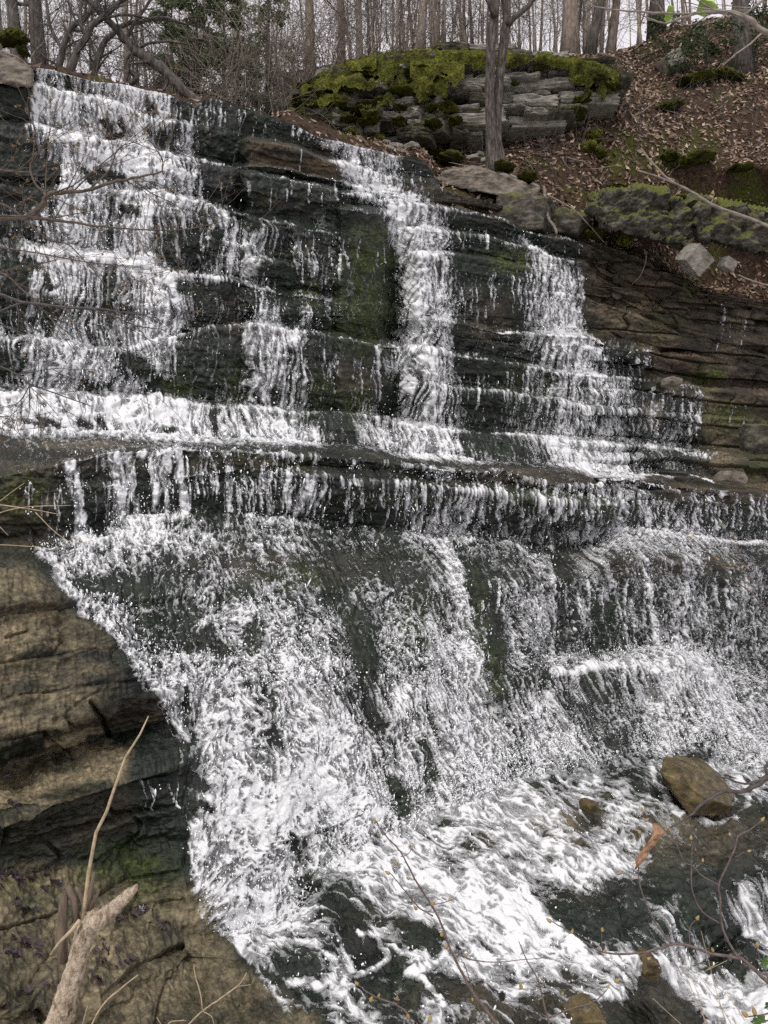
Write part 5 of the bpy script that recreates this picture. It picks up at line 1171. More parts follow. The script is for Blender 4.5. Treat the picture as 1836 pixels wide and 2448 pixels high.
stem_thing('tree', [[(225, 190, 9), (232, 140, 8), (252, 100, 7), (285, 70, 6), (330, 50, 5), (400, 44, 4), (450, 60, 2)], [(232, 140, 4), (215, 90, 4), (225, 20, 3)]], 12.6, M_BARK, 'dark bare tree whose stem bends over flat to the right above the crest', seed=8, twigs=14)
stem_thing('tree', [[(285, 205, 6), (330, 190, 5), (300, 160, 4), (320, 120, 4), (380, 100, 3), (450, 105, 2)]], 12.4, M_BARK, 'thin crooked bare sapling just behind the crest of the left falls', seed=9, twigs=10)

rt = np.random.default_rng(44)
big = [(100, 13.5, .12, M_BARK, 'stout dark trunk standing behind the tan block at the left edge'), (1362, 18.5, .19, M_BARKM, 'thick brown trunk with flared mossy foot above the standing wall'), (1405, 19, .12, M_BARK, 'dark leaning trunk right beside the thick brown trunk above the wall'),
       (1455, 19.5, .11, M_BARKM, 'brown trunk at the foot of the leafy slope, right of the dark leaning trunk'), (1568, 20, .17, M_BARK, 'stout dark trunk at the top of the leafy slope'), (1775, 16.5, .17, M_BARK, 'dark trunk rising from the leafy slope near the right edge'),
       (1000, 20, .10, M_BARKP, 'pale grey trunk just left of the twin trunk tree'), (1040, 23, .12, M_BARKP, 'pale trunk set back between the pale grey trunk and the twin trunk tree'), (560, 19, .09, M_BARKP, 'pale trunk rising from the thicket right of the cedars'), (745, 19, .11, M_BARKM, 'thick brown trunk behind the thicket above the middle of the crest'),
       (815, 21, .10, M_BARKM, 'brown trunk left of the mossy heap'), (860, 22, .10, M_BARKP, 'slender pale trunk behind the mossy heap'), (45, 16, .13, M_BARK, 'dark trunk at the extreme left edge')]
for i, (x, Z, rad, mt, lb) in enumerate(big):
    tree('tree', floor_at(x, Z), rad, rt.uniform(9, 12), mt, 400 + i, lb, None, (rt.uniform(-.05, .05) + (.12 if 'leaning' in lb else 0), 0), nb=9, first=.18, lvl=2)
# the wood behind
k_ = 0
spots = []
for zone, n_ in (((-60, 480), 34), ((480, 900), 22), ((880, 1540), 92), ((1540, 1950), 18)):
    for _ in range(n_):
        spots.append((rt.uniform(*zone), rt.uniform(20, 50)))
protos = {}
for x, Z in spots:
    rad = rt.uniform(.018, .052) * (.8 + .35 * Z / 50) * (1.7 if rt.random() < .15 else 1); mt = [M_BARKP, M_BARKM, M_BARK][rt.choice(3, p=[.45, .4, .15])]
    nm = {id(M_BARKP): 'pale slender leafless tree', id(M_BARKM): 'brown slender leafless tree', id(M_BARK): 'dark slender leafless tree'}[id(mt)]
    tree('tree', floor_at(x, Z), rad, rt.uniform(9, 15), mt, 500 + k_, nm + ' in the wood behind the crest', nm + 's in the wood', (rt.normal(0, .05), rt.normal(0, .04)), nb=9, first=.08, lvl=1 if Z > 34 else 2, sides=6, wob=.03, blen=.22)
    k_ += 1

def bush(name, x, Z, n, h, mat, seed, label, group, spread=.5, base=None, lvl=1, rad=.009):
    b = floor_at(x, Z) if base is None else np.array(base)
    r = np.random.default_rng(seed); mb = MB()
    for i in range(n):
        th = r.uniform(0, 6.283); p = np.array([math.cos(th), math.sin(th) * .7, 0]) * r.uniform(0, spread * .6)
        limb(mb, r, p, [math.cos(th) * spread, math.sin(th) * spread * .6, 1], h * r.uniform(.6, 1.1), rad * r.uniform(.6, 1.2), lvl + 1, -.05, .15, 3, 3, .0035, 1.0)
    o = mb.build(name, mat); o.location = b; tag(o, label, 'thicket', group); return o
for i, (x, Z, n_, h_, mt) in enumerate([(470, 13.6, 12, 1.7, M_TWIGP), (520, 14.2, 12, 2.2, M_TWIGP), (570, 13.9, 14, 2.4, M_TWIG), (615, 13.7, 14, 2.2, M_TWIGP), (655, 14.2, 14, 2.6, M_TWIG), (690, 14, 14, 2.4, M_TWIGP), (725, 14.4, 14, 2.6, M_TWIG), (760, 14.9, 12, 2.4, M_TWIGP), (800, 15.4, 12, 2.2, M_TWIG), (850, 15.6, 10, 1.9, M_TWIGP),
                                       (905, 16, 9, 1.7, M_TWIG), (960, 16.2, 8, 1.5, M_TWIGP), (420, 14.5, 10, 2, M_TWIG), (350, 14.5, 10, 2, M_TWIG), (290, 14, 9, 1.9, M_TWIGD), (240, 14.4, 9, 2.1, M_TWIG), (180, 13.8, 9, 2.2, M_TWIGD), (120, 13, 8, 2.0, M_TWIG), (60, 12.6, 8, 2, M_TWIG), (20, 12.4, 8, 2.2, M_TWIGP), (600, 17, 12, 3, M_TWIG), (700, 18, 12, 3, M_TWIGP), (540, 18, 10, 3, M_TWIG), (800, 19, 10, 2.8, M_TWIG)]):
    b = floor_at(x, Z); b[2] -= .35 if Z < 16 else 0
    bush('brush_thicket', x, Z, n_, h_, mt, 600 + i, {id(M_TWIGP): 'pale grey', id(M_TWIG): 'brown', id(M_TWIGD): 'dark grey'}[id(mt)] + ' tangle of leafless brush behind the crest of the falls', {id(M_TWIGP): 'pale', id(M_TWIG): 'brown', id(M_TWIGD): 'dark'}[id(mt)] + ' leafless thickets', base=b)
rb = np.random.default_rng(91)
for i in range(80):                                                # whips and undergrowth further back
    x = rb.uniform(-40, 1500); Z = rb.uniform(19, 30); mt = [M_TWIGP, M_TWIG][rb.integers(2)]
    bush('brush_thicket', x, Z, int(rb.integers(6, 10)), rb.uniform(2.4, 5.0), mt, 900 + i, ('pale' if mt is M_TWIGP else 'brown') + ' fine whips of brush deep in the wood', ('pale' if mt is M_TWIGP else 'brown') + ' whips of brush in the wood', .3, rad=.010)
for i, (x, y, n_, h_) in enumerate([(1280, 380, 5, 1.1), (1330, 430, 5, 1.0), (1500, 400, 5, 1.1), (1560, 330, 5, 1.0), (1640, 330, 5, 1.2), (1740, 300, 6, 1.3), (1460, 300, 4, .9), (1800, 350, 6, 1.2), (1385, 350, 4, .9)]):
    bush('sapling', x, 12, n_, h_, M_TWIGD, 650 + i, 'thin dark leafless sapling growing out of the leafy slope', 'leafless saplings on the slope', .35, base=on_hill(x, y), lvl=0, rad=.006)

def evergreen(name, base, h, w_, n, mat, seed, label, group=None, size=.05, droop=-.15, trunk_mat=None, first=.05, parent=None):
    r = np.random.default_rng(seed); base = np.array(base, float); o = empty(name, base); tag(o, label, 'tree', group)
    mb = MB(); mb.tube([np.array([0, 0, -.2]), np.array([0, 0, h * .5]), np.array([0, 0, h])], [h * .018, h * .012, .004], 7)
    nbr = int(46 * h / 3)
    tips = []
    for k in range(nbr):
        t = first + (1 - first) * (k + r.random()) / nbr; th = r.uniform(0, 6.283); L_ = w_ * (1 - t) ** .7 * r.uniform(.55, 1.05) + .12
        p = np.array([0, 0, h * t]); d = np.array([math.cos(th), math.sin(th), .25]); pts = [p]
        for i in range(5): d = d + np.array([0, 0, droop]) + r.normal(0, .1, 3); d /= np.linalg.norm(d); pts.append(pts[-1] + d * L_ / 5)
        mb.tube(pts, [.012, .010, .008, .006, .004, .002], 3, False); tips.append(np.array(pts))
    mb.build('trunk', trunk_mat or M_BARK, o)
    tp = np.array(tips); nb_ = len(tp); b = r.integers(0, nb_, n); t = np.sqrt(r.random(n)) * 4.99; i = t.astype(int); f = (t - i)[:, None]
    pos = tp[b, i] * (1 - f) + tp[b, i + 1] * f; ax = tp[b, i + 1] - tp[b, i]; ax /= np.linalg.norm(ax, axis=1, keepdims=True)
    dirv = ax * .8 + r.normal(0, .55, (n, 3)); dirv[:, 2] -= .15; dirv /= np.linalg.norm(dirv, axis=1, keepdims=True)
    pos = pos + r.normal(0, size * .7, (n, 3))
    sd = np.cross(dirv, r.normal(0, .4, (n, 3)) + [0, 0, 1]); sd /= np.linalg.norm(sd, axis=1, keepdims=True)
    L_ = size * r.uniform(.7, 1.6, (n, 1)); Wd = L_ * r.uniform(.16, .34, (n, 1))
    v = np.stack([pos, pos + dirv * L_ * .5 + sd * Wd, pos + dirv * L_, pos + dirv * L_ * .5 - sd * Wd], 1).reshape(-1, 3)
    f_ = (np.arange(n) * 4)[:, None] + np.arange(4)
    link('crown', np_mesh('crown', v, f_, False, {'rnd': np.repeat(np.clip(r.normal(.45, .22, n), 0, 1), 4)}), mat, o)
    return o
for i, (x, Z, h_, w_, n_, lb) in enumerate([(470, 14.8, 2.7, .95, 9000, 'dense green cedar right of the leaning dark trunk, fullest of the cedars'), (535, 15.2, 2.6, .9, 7000, 'green cedar beside the fullest cedar, nearer the pale thicket'), (410, 15.6, 2.4, .8, 5000, 'small green cedar behind the leaning dark trunk'), (640, 16.5, 3.2, .9, 5000, 'dark green cedar deep in the thicket above the middle of the crest')]):
    evergreen('cedar_tree', floor_at(x, Z), h_, w_, n_, M_CEDAR, 700 + i, lb, None, .06)
for i, (x, y, h_, w_, n_, lb) in enumerate([(1590, 150, 1.0, 1.1, 1300, 'low hemlock with spreading dull green sprays beside the grey stone on the slope'), (1690, 190, 1.2, 1.3, 1700, 'low hemlock with drooping sprays in the middle of the upper slope'), (1800, 150, 1.5, 1.3, 1700, 'low hemlock at the right edge high on the slope'), (1640, 90, 1.2, 1.0, 1000, 'low hemlock near the top of the leafy slope')]):
    evergreen('hemlock_sapling', on_hill(x, y), h_, w_, n_, M_HEML, 720 + i, lb, None, .06, -.1)
# ------------------------------------------------------------------ foreground twigs, stick, leaves
def leaf_bits(mb, p, d, size, r):
    """a small cluster of opening bud leaves"""
    for k in range(3):
        q = np.array(d) * .6 + r.normal(0, .6, 3); q /= np.linalg.norm(q); s = np.cross(q, r.normal(0, 1, 3)); s /= np.linalg.norm(s)
        L_ = size * r.uniform(.7, 1.3)
        mb.face([p, p + q * L_ * .5 + s * L_ * .28, p + q * L_, p + q * L_ * .5 - s * L_ * .22])

def bud_mesh(seed):
    me = rock_mesh('bud', (1, 1, 1), seed, 6, 0, .03, 0); co_b = np.zeros(len(me.vertices) * 3); me.vertices.foreach_get('co', co_b); c = co_b.reshape(-1, 3)
    c[:, :2] *= (1 - .45 * np.clip(c[:, 2:], -1, 1.2)); c[:, 2] *= 1.9; me.vertices.foreach_set('co', c.ravel()); me.materials.append(M_BUD); return me
buds_ = [bud_mesh(i) for i in range(3)]

def twig_thing(name, segs, Z, mat, label, seed, buds=(), leaves=0, lsize=.02, twigs=0, tl=(.08, .25), cat='branch', budr=5, sub=True, sides=6, tw_mat=None, group=None):
    o = empty(name, pt(segs[0][0][0], segs[0][0][1], Z)); b = np.array(o.location); tag(o, label, cat, group); r = np.random.default_rng(seed)
    mb, tb, lb = MB(), MB(), MB()
    for sgm in segs:
        P3 = [pt(s[0], s[1], Z + (s[3] if len(s) > 3 else 0)) - b for s in sgm]; rad = [s[2] * Z / F * (.74 if mat in (M_TWIGR, M_STRAW) else .9) for s in sgm]; Q_, R_ = [], []
        for i in range(len(P3) - 1):
            p0, p1, p2, p3 = P3[max(i - 1, 0)], P3[i], P3[i + 1], P3[min(i + 2, len(P3) - 1)]
            for t in (0, .25, .5, .75):
                Q_.append(.5 * (2 * p1 + (p2 - p0) * t + (2 * p0 - 5 * p1 + 4 * p2 - p3) * t * t + (3 * p1 - p0 - 3 * p2 + p3) * t ** 3)); R_.append(rad[i] * (1 - t) + rad[i + 1] * t)
        Q_.append(P3[-1]); R_.append(rad[-1]); jit = .22 * np.mean(R_)
        Q_ = [q + r.normal(0, jit, 3) * (0 < i < len(Q_) - 1) for i, q in enumerate(Q_)]
        mb.tube(Q_, [a * r.uniform(.9, 1.12) for a in R_], sides)
        for k in range(twigs):
            i = r.integers(1, len(Q_)); ax = Q_[i] - Q_[i - 1]; ax /= np.linalg.norm(ax) + 1e-9
            q = r.normal(0, 1, 3); q[1] *= .6; q -= ax * q.dot(ax); q /= np.linalg.norm(q); st = len(tb.v)
            limb(tb, r, Q_[i], ax * .8 + q * .8, r.uniform(*tl), max(.0009, R_[i] * .5), 1, .02, .14, 4, 2, .0009)
            if leaves:
                for _ in range(leaves):
                    if r.random() < .7: leaf_bits(lb, tb.v[r.integers(st, len(tb.v))], ax + q, lsize, r)
    mb.build('stem', mat, o)
    if tb.v: tb.build('twigs', tw_mat or mat, o)
    if lb.v: lb.build('leaves', M_BUDL, o, smooth=False)
    for (x, y, ang) in buds:
        q = link('bud', buds_[r.integers(3)], None, o); q.location = pt(x, y, Z) - b; s = .55 * budr * Z / F * r.uniform(.7, 1.2); q.scale = (s, s, s); q.rotation_euler = (r.uniform(-.3, .3), R(ang), 0)
    return o
# budding branches reaching in from the left
twig_thing('budding_branch', [[(-90, 530, 9), (0, 520, 8), (40, 522, 7.5), (72, 518, 7), (98, 490, 6), (116, 464, 5.5), (150, 461, 5), (195, 458, 4.5), (250, 442, 4), (315, 427, 3.2), (360, 418, 2.6), (388, 408, 2)],
                              [(72, 520, 5), (130, 526, 4), (174, 532, 3.4), (250, 543, 2.6), (330, 548, 2), (434, 549, 1.4), (530, 530, 1)],
                              [(116, 464, 3), (85, 440, 3), (72, 402, 2.6), (78, 380, 2), (84, 330, 1.2)], [(215, 452, 2.4), (262, 405, 2), (275, 370, 1.8), (290, 350, 1.4), (330, 337, 1)], [(388, 408, 1.8), (388, 380, 1.4), (375, 360, 1)], [(315, 427, 2), (360, 460, 1.6), (420, 490, 1.3), (440, 510, 1)]], 2.9, M_TWIG,
           'thickest budding brown branch reaching in from the left across the upper falls', 801, (), 3, .013, 9, (.12, .42))
twig_thing('budding_branch', [[(-80, 400, 3), (0, 408, 3), (70, 412, 2)], [(-80, 640, 3.4), (0, 650, 3), (50, 690, 2.4), (90, 720, 2)], [(-60, 470, 3), (30, 500, 2.6), (110, 570, 2), (170, 590, 1.6), (260, 690, 1.3)], [(-60, 585, 2), (60, 600, 1.8), (200, 625, 1.4), (330, 640, 1)]], 3.2, M_TWIG,
           'thin sprays of budding twigs at the left edge, behind the thickest budding branch', 802, (), 4, .014, 9, (.15, .5))
twig_thing('budding_branch', [[(-80, 690, 5), (0, 704, 4.6), (54, 722, 4.2), (145, 734, 3.8), (224, 738, 3), (290, 746, 2.4), (345, 752, 1.6)], [(224, 740, 2.4), (270, 755, 2), (325, 778, 1.6), (390, 788, 1)], [(90, 728, 2.2), (130, 770, 1.8), (180, 810, 1.3)], [(54, 722, 3), (-20, 760, 2), (60, 800, 1.6)]], 2.8, M_TWIGD,
           'dark bare branch reaching in from the left above the foaming step', 803, (), 0, .02, 6, (.12, .4))
twig_thing('budding_branch', [[(-80, 850, 3), (0, 876, 2.6), (40, 895, 2.4), (72, 918, 2.2), (130, 940, 1.8), (217, 971, 1.2)], [(72, 918, 2), (70, 950, 1.7), (72, 980, 1.3)], [(72, 918, 1.6), (55, 950, 1.5), (38, 968, 1)], [(40, 895, 1.4), (150, 880, 1), (180, 900, .8)], [(72, 925, 1.3), (110, 960, 1.1), (140, 995, .8)], [(-60, 960, 1.5), (10, 1030, 1)]], 2.6, M_TWIGD,
           'thin dark drooping twig in front of the foaming step at the left edge', 804, (), 1, .014, 4, (.08, .25))
twig_thing('dry_grass', [[(-70, 1200, 2), (40, 1212, 1.8), (145, 1230, 1)], [(-60, 1250, 1.6), (40, 1215, 1.6), (170, 1208, .9)], [(85, 1225, 1.6), (130, 1270, 1.4), (175, 1298, 1.2), (220, 1292, .8)], [(-50, 1300, 1.6), (50, 1305, 1.3), (100, 1308, .9)], [(-40, 1230, 1.4), (10, 1190, 1.2), (58, 1155, .9)], [(-10, 1250, 1.2), (20, 1280, 1)]], 2.6, M_STRAW,
           'dry straw stems sticking out at the left edge beside the main ledge', 805, cat='grass stems')
twig_thing('dead_branch', [[(1900, 20, 9), (1836, 78, 8), (1800, 52, 7.5), (1768, 36, 7), (1720, 30, 5), (1660, 34, 4), (1590, 56, 3)], [(1660, 34, 3), (1560, 30, 2.6), (1460, 22, 2), (1400, 8, 1.4)], [(1590, 56, 2.4), (1550, 44, 2), (1510, 18, 1.3)], [(1836, -10, 4), (1800, 20, 3), (1780, 34, 2)], [(1720, 30, 2.4), (1680, 8, 2), (1640, -20, 1.4)], [(1700, 30, 2), (1650, 60, 1.5), (1600, 40, 1.2)]], 3.2, M_TWIGP,
           'pale bare branch curving in at the top right corner', 806, twigs=2, tl=(.1, .3))
for i, (x, y, w_, h_) in enumerate(((1700, 8, 26, 16), (1608, 22, 10, 14))):
    mb = MB(); c = pt(x, y, 3.2); k = 3.2 / F; P_ = [c + np.array([a * w_ * k, .01 * j, b * h_ * k]) for j, (a, b) in enumerate(((-1, .6), (-.5, 1), (.4, .9), (1, .1), (.5, -.7), (-.2, -.9), (-.9, -.2)))]
    mid = c + np.array([0, -.012, 0])
    for j in range(7): mb.face([mid, P_[j], P_[(j + 1) % 7]])
    o = mb.build('leaf', M_GREEN, origin=c, smooth=False); tag(o, ('large fresh green leaf hanging at the top of the photo near the right corner', 'tiny fresh green leaf beside the large green leaf at the top')[i], 'leaf')
twig_thing('dead_branch', [[(1532, 355, 2.2), (1560, 390, 2.6), (1600, 430, 3), (1650, 457, 3.4), (1700, 488, 3.8), (1760, 510, 4), (1836, 540, 4.4), (1920, 575, 5)], [(1526, 408, 1.8), (1580, 425, 2), (1640, 452, 2.4)], [(1700, 488, 1.4), (1708, 462, 1.2)]], 4.2, M_TWIGP, 'long pale stick slanting down in front of the mossy rocks at the right', 807, ((1572, 410, -40), (1704, 460, 10), (1711, 475, 40), (1700, 470, -50)), budr=5)
twig_thing('dead_branch', [[(1766, 657, 1.6), (1800, 672, 2), (1850, 685, 2.4)]], 4.0, M_TWIGP, 'short pale stick end at the right edge, below the small pale block', 808)
# dry vines hanging over the right bank
twig_thing('vine', [[(1300, 445, 3), (1306, 490, 4), (1310, 520, 4.4), (1326, 545, 4), (1330, 560, 3)], [(1306, 465, 2), (1370, 500, 1.8), (1410, 540, 1.4), (1445, 580, 1)], [(1540, 595, 1.6), (1545, 620, 1.3), (1530, 660, 1), (1510, 680, .7)], [(1480, 520, 1.2), (1500, 545, 1.3), (1535, 562, 1.2), (1568, 568, .8)]], 11.6, M_TWIGP, 'dry pale vines trailing over the bank below the squat mossy block', 809, cat='vine')

# budding shrub at the lower right
twig_thing('budding_shrub', [[(1210, 2520, 6), (1186, 2448, 5.5), (1130, 2372, 5), (1086, 2290, 4.4), (1060, 2222, 4), (1035, 2170, 3.6), (1000, 2115, 3.2), (970, 2060, 2.8), (953, 2030, 2.4), (925, 2002, 2), (898, 1962, 1.6)],
                             [(1035, 2190, 2.4), (1000, 2168, 2.2), (960, 2120, 2), (935, 2090, 1.6), (926, 2086, 1.2)], [(958, 2048, 1.6), (975, 2042, 1.3), (986, 2026, 1)], [(1020, 2165, 1.8), (1060, 2158, 1.5), (1088, 2148, 1)], [(1086, 2272, 2.2), (1120, 2292, 1.9), (1180, 2300, 1.6), (1300, 2290, 1)], [(1108, 2300, 2), (1122, 2340, 1.8), (1140, 2400, 1.6), (1170, 2460, 1.2)], [(963, 2066, 1.4), (945, 2064, 1)]], 2.3, M_TWIGR,
           'reddish budding shrub standing before the stream right of the centre, tallest of the budding twigs', 811, ((896, 1962, -20), (906, 1996, -60), (985, 2025, 20), (945, 2064, -70), (926, 2086, -60), (1076, 2149, 30), (993, 2170, -40), (1056, 2232, 0), (1068, 2262, 20), (1130, 2390, 160), (1115, 2283, 30), (1035, 2160, 60), (975, 2100, -60)), budr=5, cat='shrub')
twig_thing('budding_shrub', [[(1000, 2520, 4), (980, 2436, 3.4), (950, 2404, 3), (908, 2388, 2.6), (876, 2370, 2), (854, 2352, 1.5)], [(1000, 2440, 1.6), (1010, 2446, 1.2)]], 2.2, M_TWIGR, 'low reddish budding twig rising from the bottom edge in the middle', 812, ((852, 2350, -40), (888, 2388, 20), (906, 2380, 10), (950, 2386, 5), (975, 2428, -10), (1028, 2434, 20)), budr=6, cat='shrub')
twig_thing('budding_shrub', [[(1920, 2420, 8), (1836, 2348, 7), (1790, 2305, 6), (1766, 2290, 5.4), (1700, 2280, 4.8), (1650, 2262, 4.4), (1608, 2258, 4.2), (1560, 2272, 3.6), (1500, 2280, 3.2), (1440, 2275, 2.8), (1395, 2250, 2.4), (1355, 2222, 2), (1316, 2202, 1.6)],
                             [(1606, 2258, 3), (1570, 2210, 2.8), (1545, 2160, 2.4), (1528, 2110, 2), (1526, 2065, 1.7)], [(1766, 2290, 4.4), (1740, 2250, 4), (1725, 2210, 3.6), (1722, 2150, 3.2), (1718, 2115, 3), (1736, 2075, 2.6), (1756, 2030, 2.4), (1764, 2000, 2.2), (1790, 1985, 1.8), (1822, 1962, 1.5)], [(1722, 2208, 2.4), (1680, 2180, 2.2), (1658, 2140, 2.2), (1652, 2100, 2), (1654, 2050, 1.8), (1653, 2010, 1.4)], [(1718, 2115, 2), (1680, 2095, 2), (1658, 2072, 2), (1636, 2058, 1.8), (1615, 2015, 1.6), (1598, 1985, 1.2)],
                             [(1660, 2078, 1.4), (1678, 2062, 1)], [(1756, 2050, 1.4), (1780, 2036, 1)], [(1650, 2262, 1.8), (1648, 2220, 1.6), (1662, 2200, 1)], [(1757, 2018, 1.2), (1745, 1996, 1)], [(1440, 2275, 1.4), (1438, 2230, 1)], [(1838, 2345, 2), (1816, 2290, 1.8), (1808, 2262, 1.3)], [(1530, 2285, 1.4), (1555, 2292, 1)], [(1552, 1962, 1.4), (1540, 1940, 1.2), (1532, 1934, 1)], [(1552, 1962, 1.2), (1575, 1985, 1)], [(1526, 2065, 1.4), (1535, 2030, 1.2), (1530, 1990, 1)]], 2.15, M_TWIGR,
           'branching grey red shrub with yellow buds in the lower right corner', 813, ((1312, 2200, -60), (1368, 2226, 20), (1440, 2222, 0), (1446, 2274, 60), (1552, 2291, 70), (1668, 2194, 30), (1703, 2270, -20), (1824, 1958, 30), (1792, 2034, 60), (1652, 2002, 0), (1680, 2056, 10), (1600, 1982, -20), (1744, 1994, -10), (1810, 2258, 0), (1536, 1936, -30), (1546, 1960, 60), (1528, 1988, -40), (1482, 2086, 40)), budr=5.5, cat='shrub')
twig_thing('budding_shrub', [[(1325, 2520, 4), (1312, 2448, 3.4), (1300, 2400, 3), (1285, 2340, 2.4), (1262, 2300, 2), (1240, 2250, 1.5)], [(1314, 2432, 2.6), (1370, 2410, 2.2), (1420, 2395, 1.8), (1452, 2365, 1.4)]], 2.2, M_TWIGR, 'forked budding twig at the bottom edge between the tall shrub and the corner shrub', 814, ((1454, 2358, 30), (1476, 2344, 50), (1345, 2374, 0), (1245, 2356, -10)), budr=5.5, cat='shrub')
twig_thing('budding_shrub', [[(1900, 2400, 3), (1830, 2424, 2.6), (1790, 2430, 2), (1776, 2425, 1.5)], [(1850, 2440, 2.4), (1810, 2438, 2), (1802, 2420, 1.4)]], 1.9, M_TWIGR, 'pair of fat buds on short twigs in the extreme lower right corner', 815, ((1780, 2424, -50), (1803, 2416, -10)), budr=8, cat='shrub')
twig_thing('budding_shrub', [[(1840, 1465, 2.6), (1800, 1420, 2.2), (1760, 1390, 2), (1705, 1330, 1.5), (1650, 1285, 1.2)], [(1790, 1420, 1.4), (1775, 1380, 1.2), (1760, 1300, 1)], [(1800, 1395, 1.2), (1785, 1372, 1)], [(1830, 1400, 1.6), (1795, 1385, 1.2), (1768, 1345, .9)]], 3.0, M_TWIGR, 'thin arching twig with yellow buds at the right edge beside the right ledge', 816, ((1596, 1270, 80), (1650, 1284, -50), (1728, 1258, -80), (1758, 1286, 0), (1745, 1350, -40), (1775, 1355, 40), (1790, 1352, 50), (1715, 1336, -40)), budr=4, cat='shrub')
twig_thing('dead_branch', [[(1930, 1830, 9), (1836, 1858, 8), (1806, 1880, 7), (1770, 1892, 6), (1730, 1892, 5), (1690, 1912, 4), (1650, 1950, 3), (1610, 1975, 2.4), (1594, 1990, 2)], [(1820, 1862, 4), (1780, 1874, 3.4), (1740, 1862, 2.6), (1710, 1856, 1.6)], [(1730, 1892, 2), (1700, 1888, 1.6), (1660, 1880, 1)], [(1836, 1850, 5), (1830, 1835, 4), (1850, 1800, 3)]], 2.6, M_TWIGD, 'dark crooked dead branch in front of the ochre boulder', 817)
# curled dry leaf
mb = MB(); Zl = 2.14; rl = np.random.default_rng(5)
ctr = [(1562, 1968, 2), (1573, 1983, 9), (1575, 1995, 14), (1562, 2010, 10), (1552, 2024, 11), (1540, 2038, 9), (1534, 2052, 10), (1528, 2064, 7), (1519, 2078, 1.5)]
for side in (-1, 1):
    pass
prevr = None
for i, (x, y, w_) in enumerate(ctr):
    row = []
    for k in range(9):
        a = -1.9 + 3.8 * k / 8; ww = w_ * (1 + .22 * math.sin(i * 2.3 + k) + .12 * math.sin(5.1 * i + 2.7 * k))
        row.append(pt(x + ww * math.sin(a) * .95 + .35 * ww * math.sin(a), y - .35 * ww * math.sin(a), Zl - .018 * math.cos(a) * ww / 18 + .003 * math.sin(3 * i + k)))
    if prevr is not None:
        for k in range(8): mb.face([prevr[k], prevr[k + 1], row[k + 1], row[k]])
    prevr = row
o = mb.build('dead_leaf', M_BROWNLEAF, origin=pt(1545, 2025, Zl)); tag(o, 'curled brown dead leaf caught on the corner shrub', 'leaf')
# fine dry grass in the corner
twig_thing('dry_grass', [[(1690, 2448, 1.2), (1660, 2380, 1.1), (1610, 2265, .8)], [(1740, 2460, 1.3), (1710, 2360, 1.1), (1676, 2225, .7)], [(1760, 2470, 1.2), (1720, 2400, 1), (1648, 2300, .8)], [(1686, 2322, .9), (1716, 2300, .7)], [(1690, 2320, .9), (1738, 2296, .7)], [(1640, 2460, 1), (1560, 2386, .8)], [(1780, 2440, 1), (1740, 2380, .9), (1680, 2340, .7)], [(1690, 2470, 1), (1672, 2390, .8), (1650, 2330, .6)]], 1.9, M_STRAW, 'fine dry grass stems crossing the foam in the lower right corner', 818, cat='grass stems')
for i, (x, y) in enumerate(((1826, 2300), (1838, 2404), (1818, 2436), (1806, 2442))):
    mb = MB(); c = pt(x, y, 1.9); k = 1.9 / F
    for q in range(5):
        th = q * 1.26 + i; p1 = c + k * 14 * np.array([math.cos(th), -.2, math.sin(th)]); s = k * 6 * np.array([-math.sin(th), .3, math.cos(th)])
        mb.face([c, c * .5 + p1 * .5 + s, p1, c * .5 + p1 * .5 - s])
    o = mb.build('leaf_sprig', M_DKGREEN, origin=c, smooth=False); tag(o, ('small dark green sprig at the right edge above the corner, topmost of the green sprigs', 'small dark green sprig at the right edge, second green sprig from the top', 'small dark green sprig next to the fat buds in the corner', 'small dark green sprig lowest in the right corner')[i], 'sprig')

# broken stick in the lower left corner
bs = empty('broken_stick', pt(150, 2448, 2.0)); tag(bs, 'thick broken dead stick with a splintered top and peeling bark in the lower left corner', 'stick'); bl = np.array(bs.location)
mb = MB(); rs = np.random.default_rng(8)
def stub(path, Z, sides=40):
    P3 = [pt(x, y, Z) - bl for x, y, _ in path]; b0 = len(mb.v); m = []
    Q_, R_ = [], []
    for i in range(len(P3) - 1):
        for t in np.linspace(0, 1, 22)[:-1]: Q_.append(P3[i] * (1 - t) + P3[i + 1] * t); R_.append((path[i][2] * (1 - t) + path[i + 1][2] * t) * Z / F)
    Q_.append(P3[-1]); R_.append(path[-1][2] * Z / F)
    mb.tube(Q_, R_, sides)
    for j in range(b0, len(mb.v)):
        p = mb.v[j]; i = (j - b0) // sides; a = p - Q_[i]
        mb.v[j] = Q_[i] + a * (1 + .13 * float(fbm(np.array([p[0] * 55 + p[1] * 45]), np.array([p[2] * 26 + p[1] * 9]), 3, 4)[0]) - .07 * (float(perlin(np.array([p[0] * 120 + p[1] * 90]), np.array([p[2] * 40]), 9)[0]) > .25) + .02 * rs.normal())
stub([(110, 2560, 34), (134, 2460, 29), (153, 2400, 27), (176, 2330, 24), (192, 2270, 22), (208, 2220, 24), (222, 2195, 22), (234, 2180, 12)], 2.0)
stub([(225, 2208, 20), (258, 2182, 18), (285, 2160, 15), (305, 2140, 14), (322, 2124, 8), (328, 2114, 3)], 1.98)
mb.build('wood', M_DEADWOOD, bs)
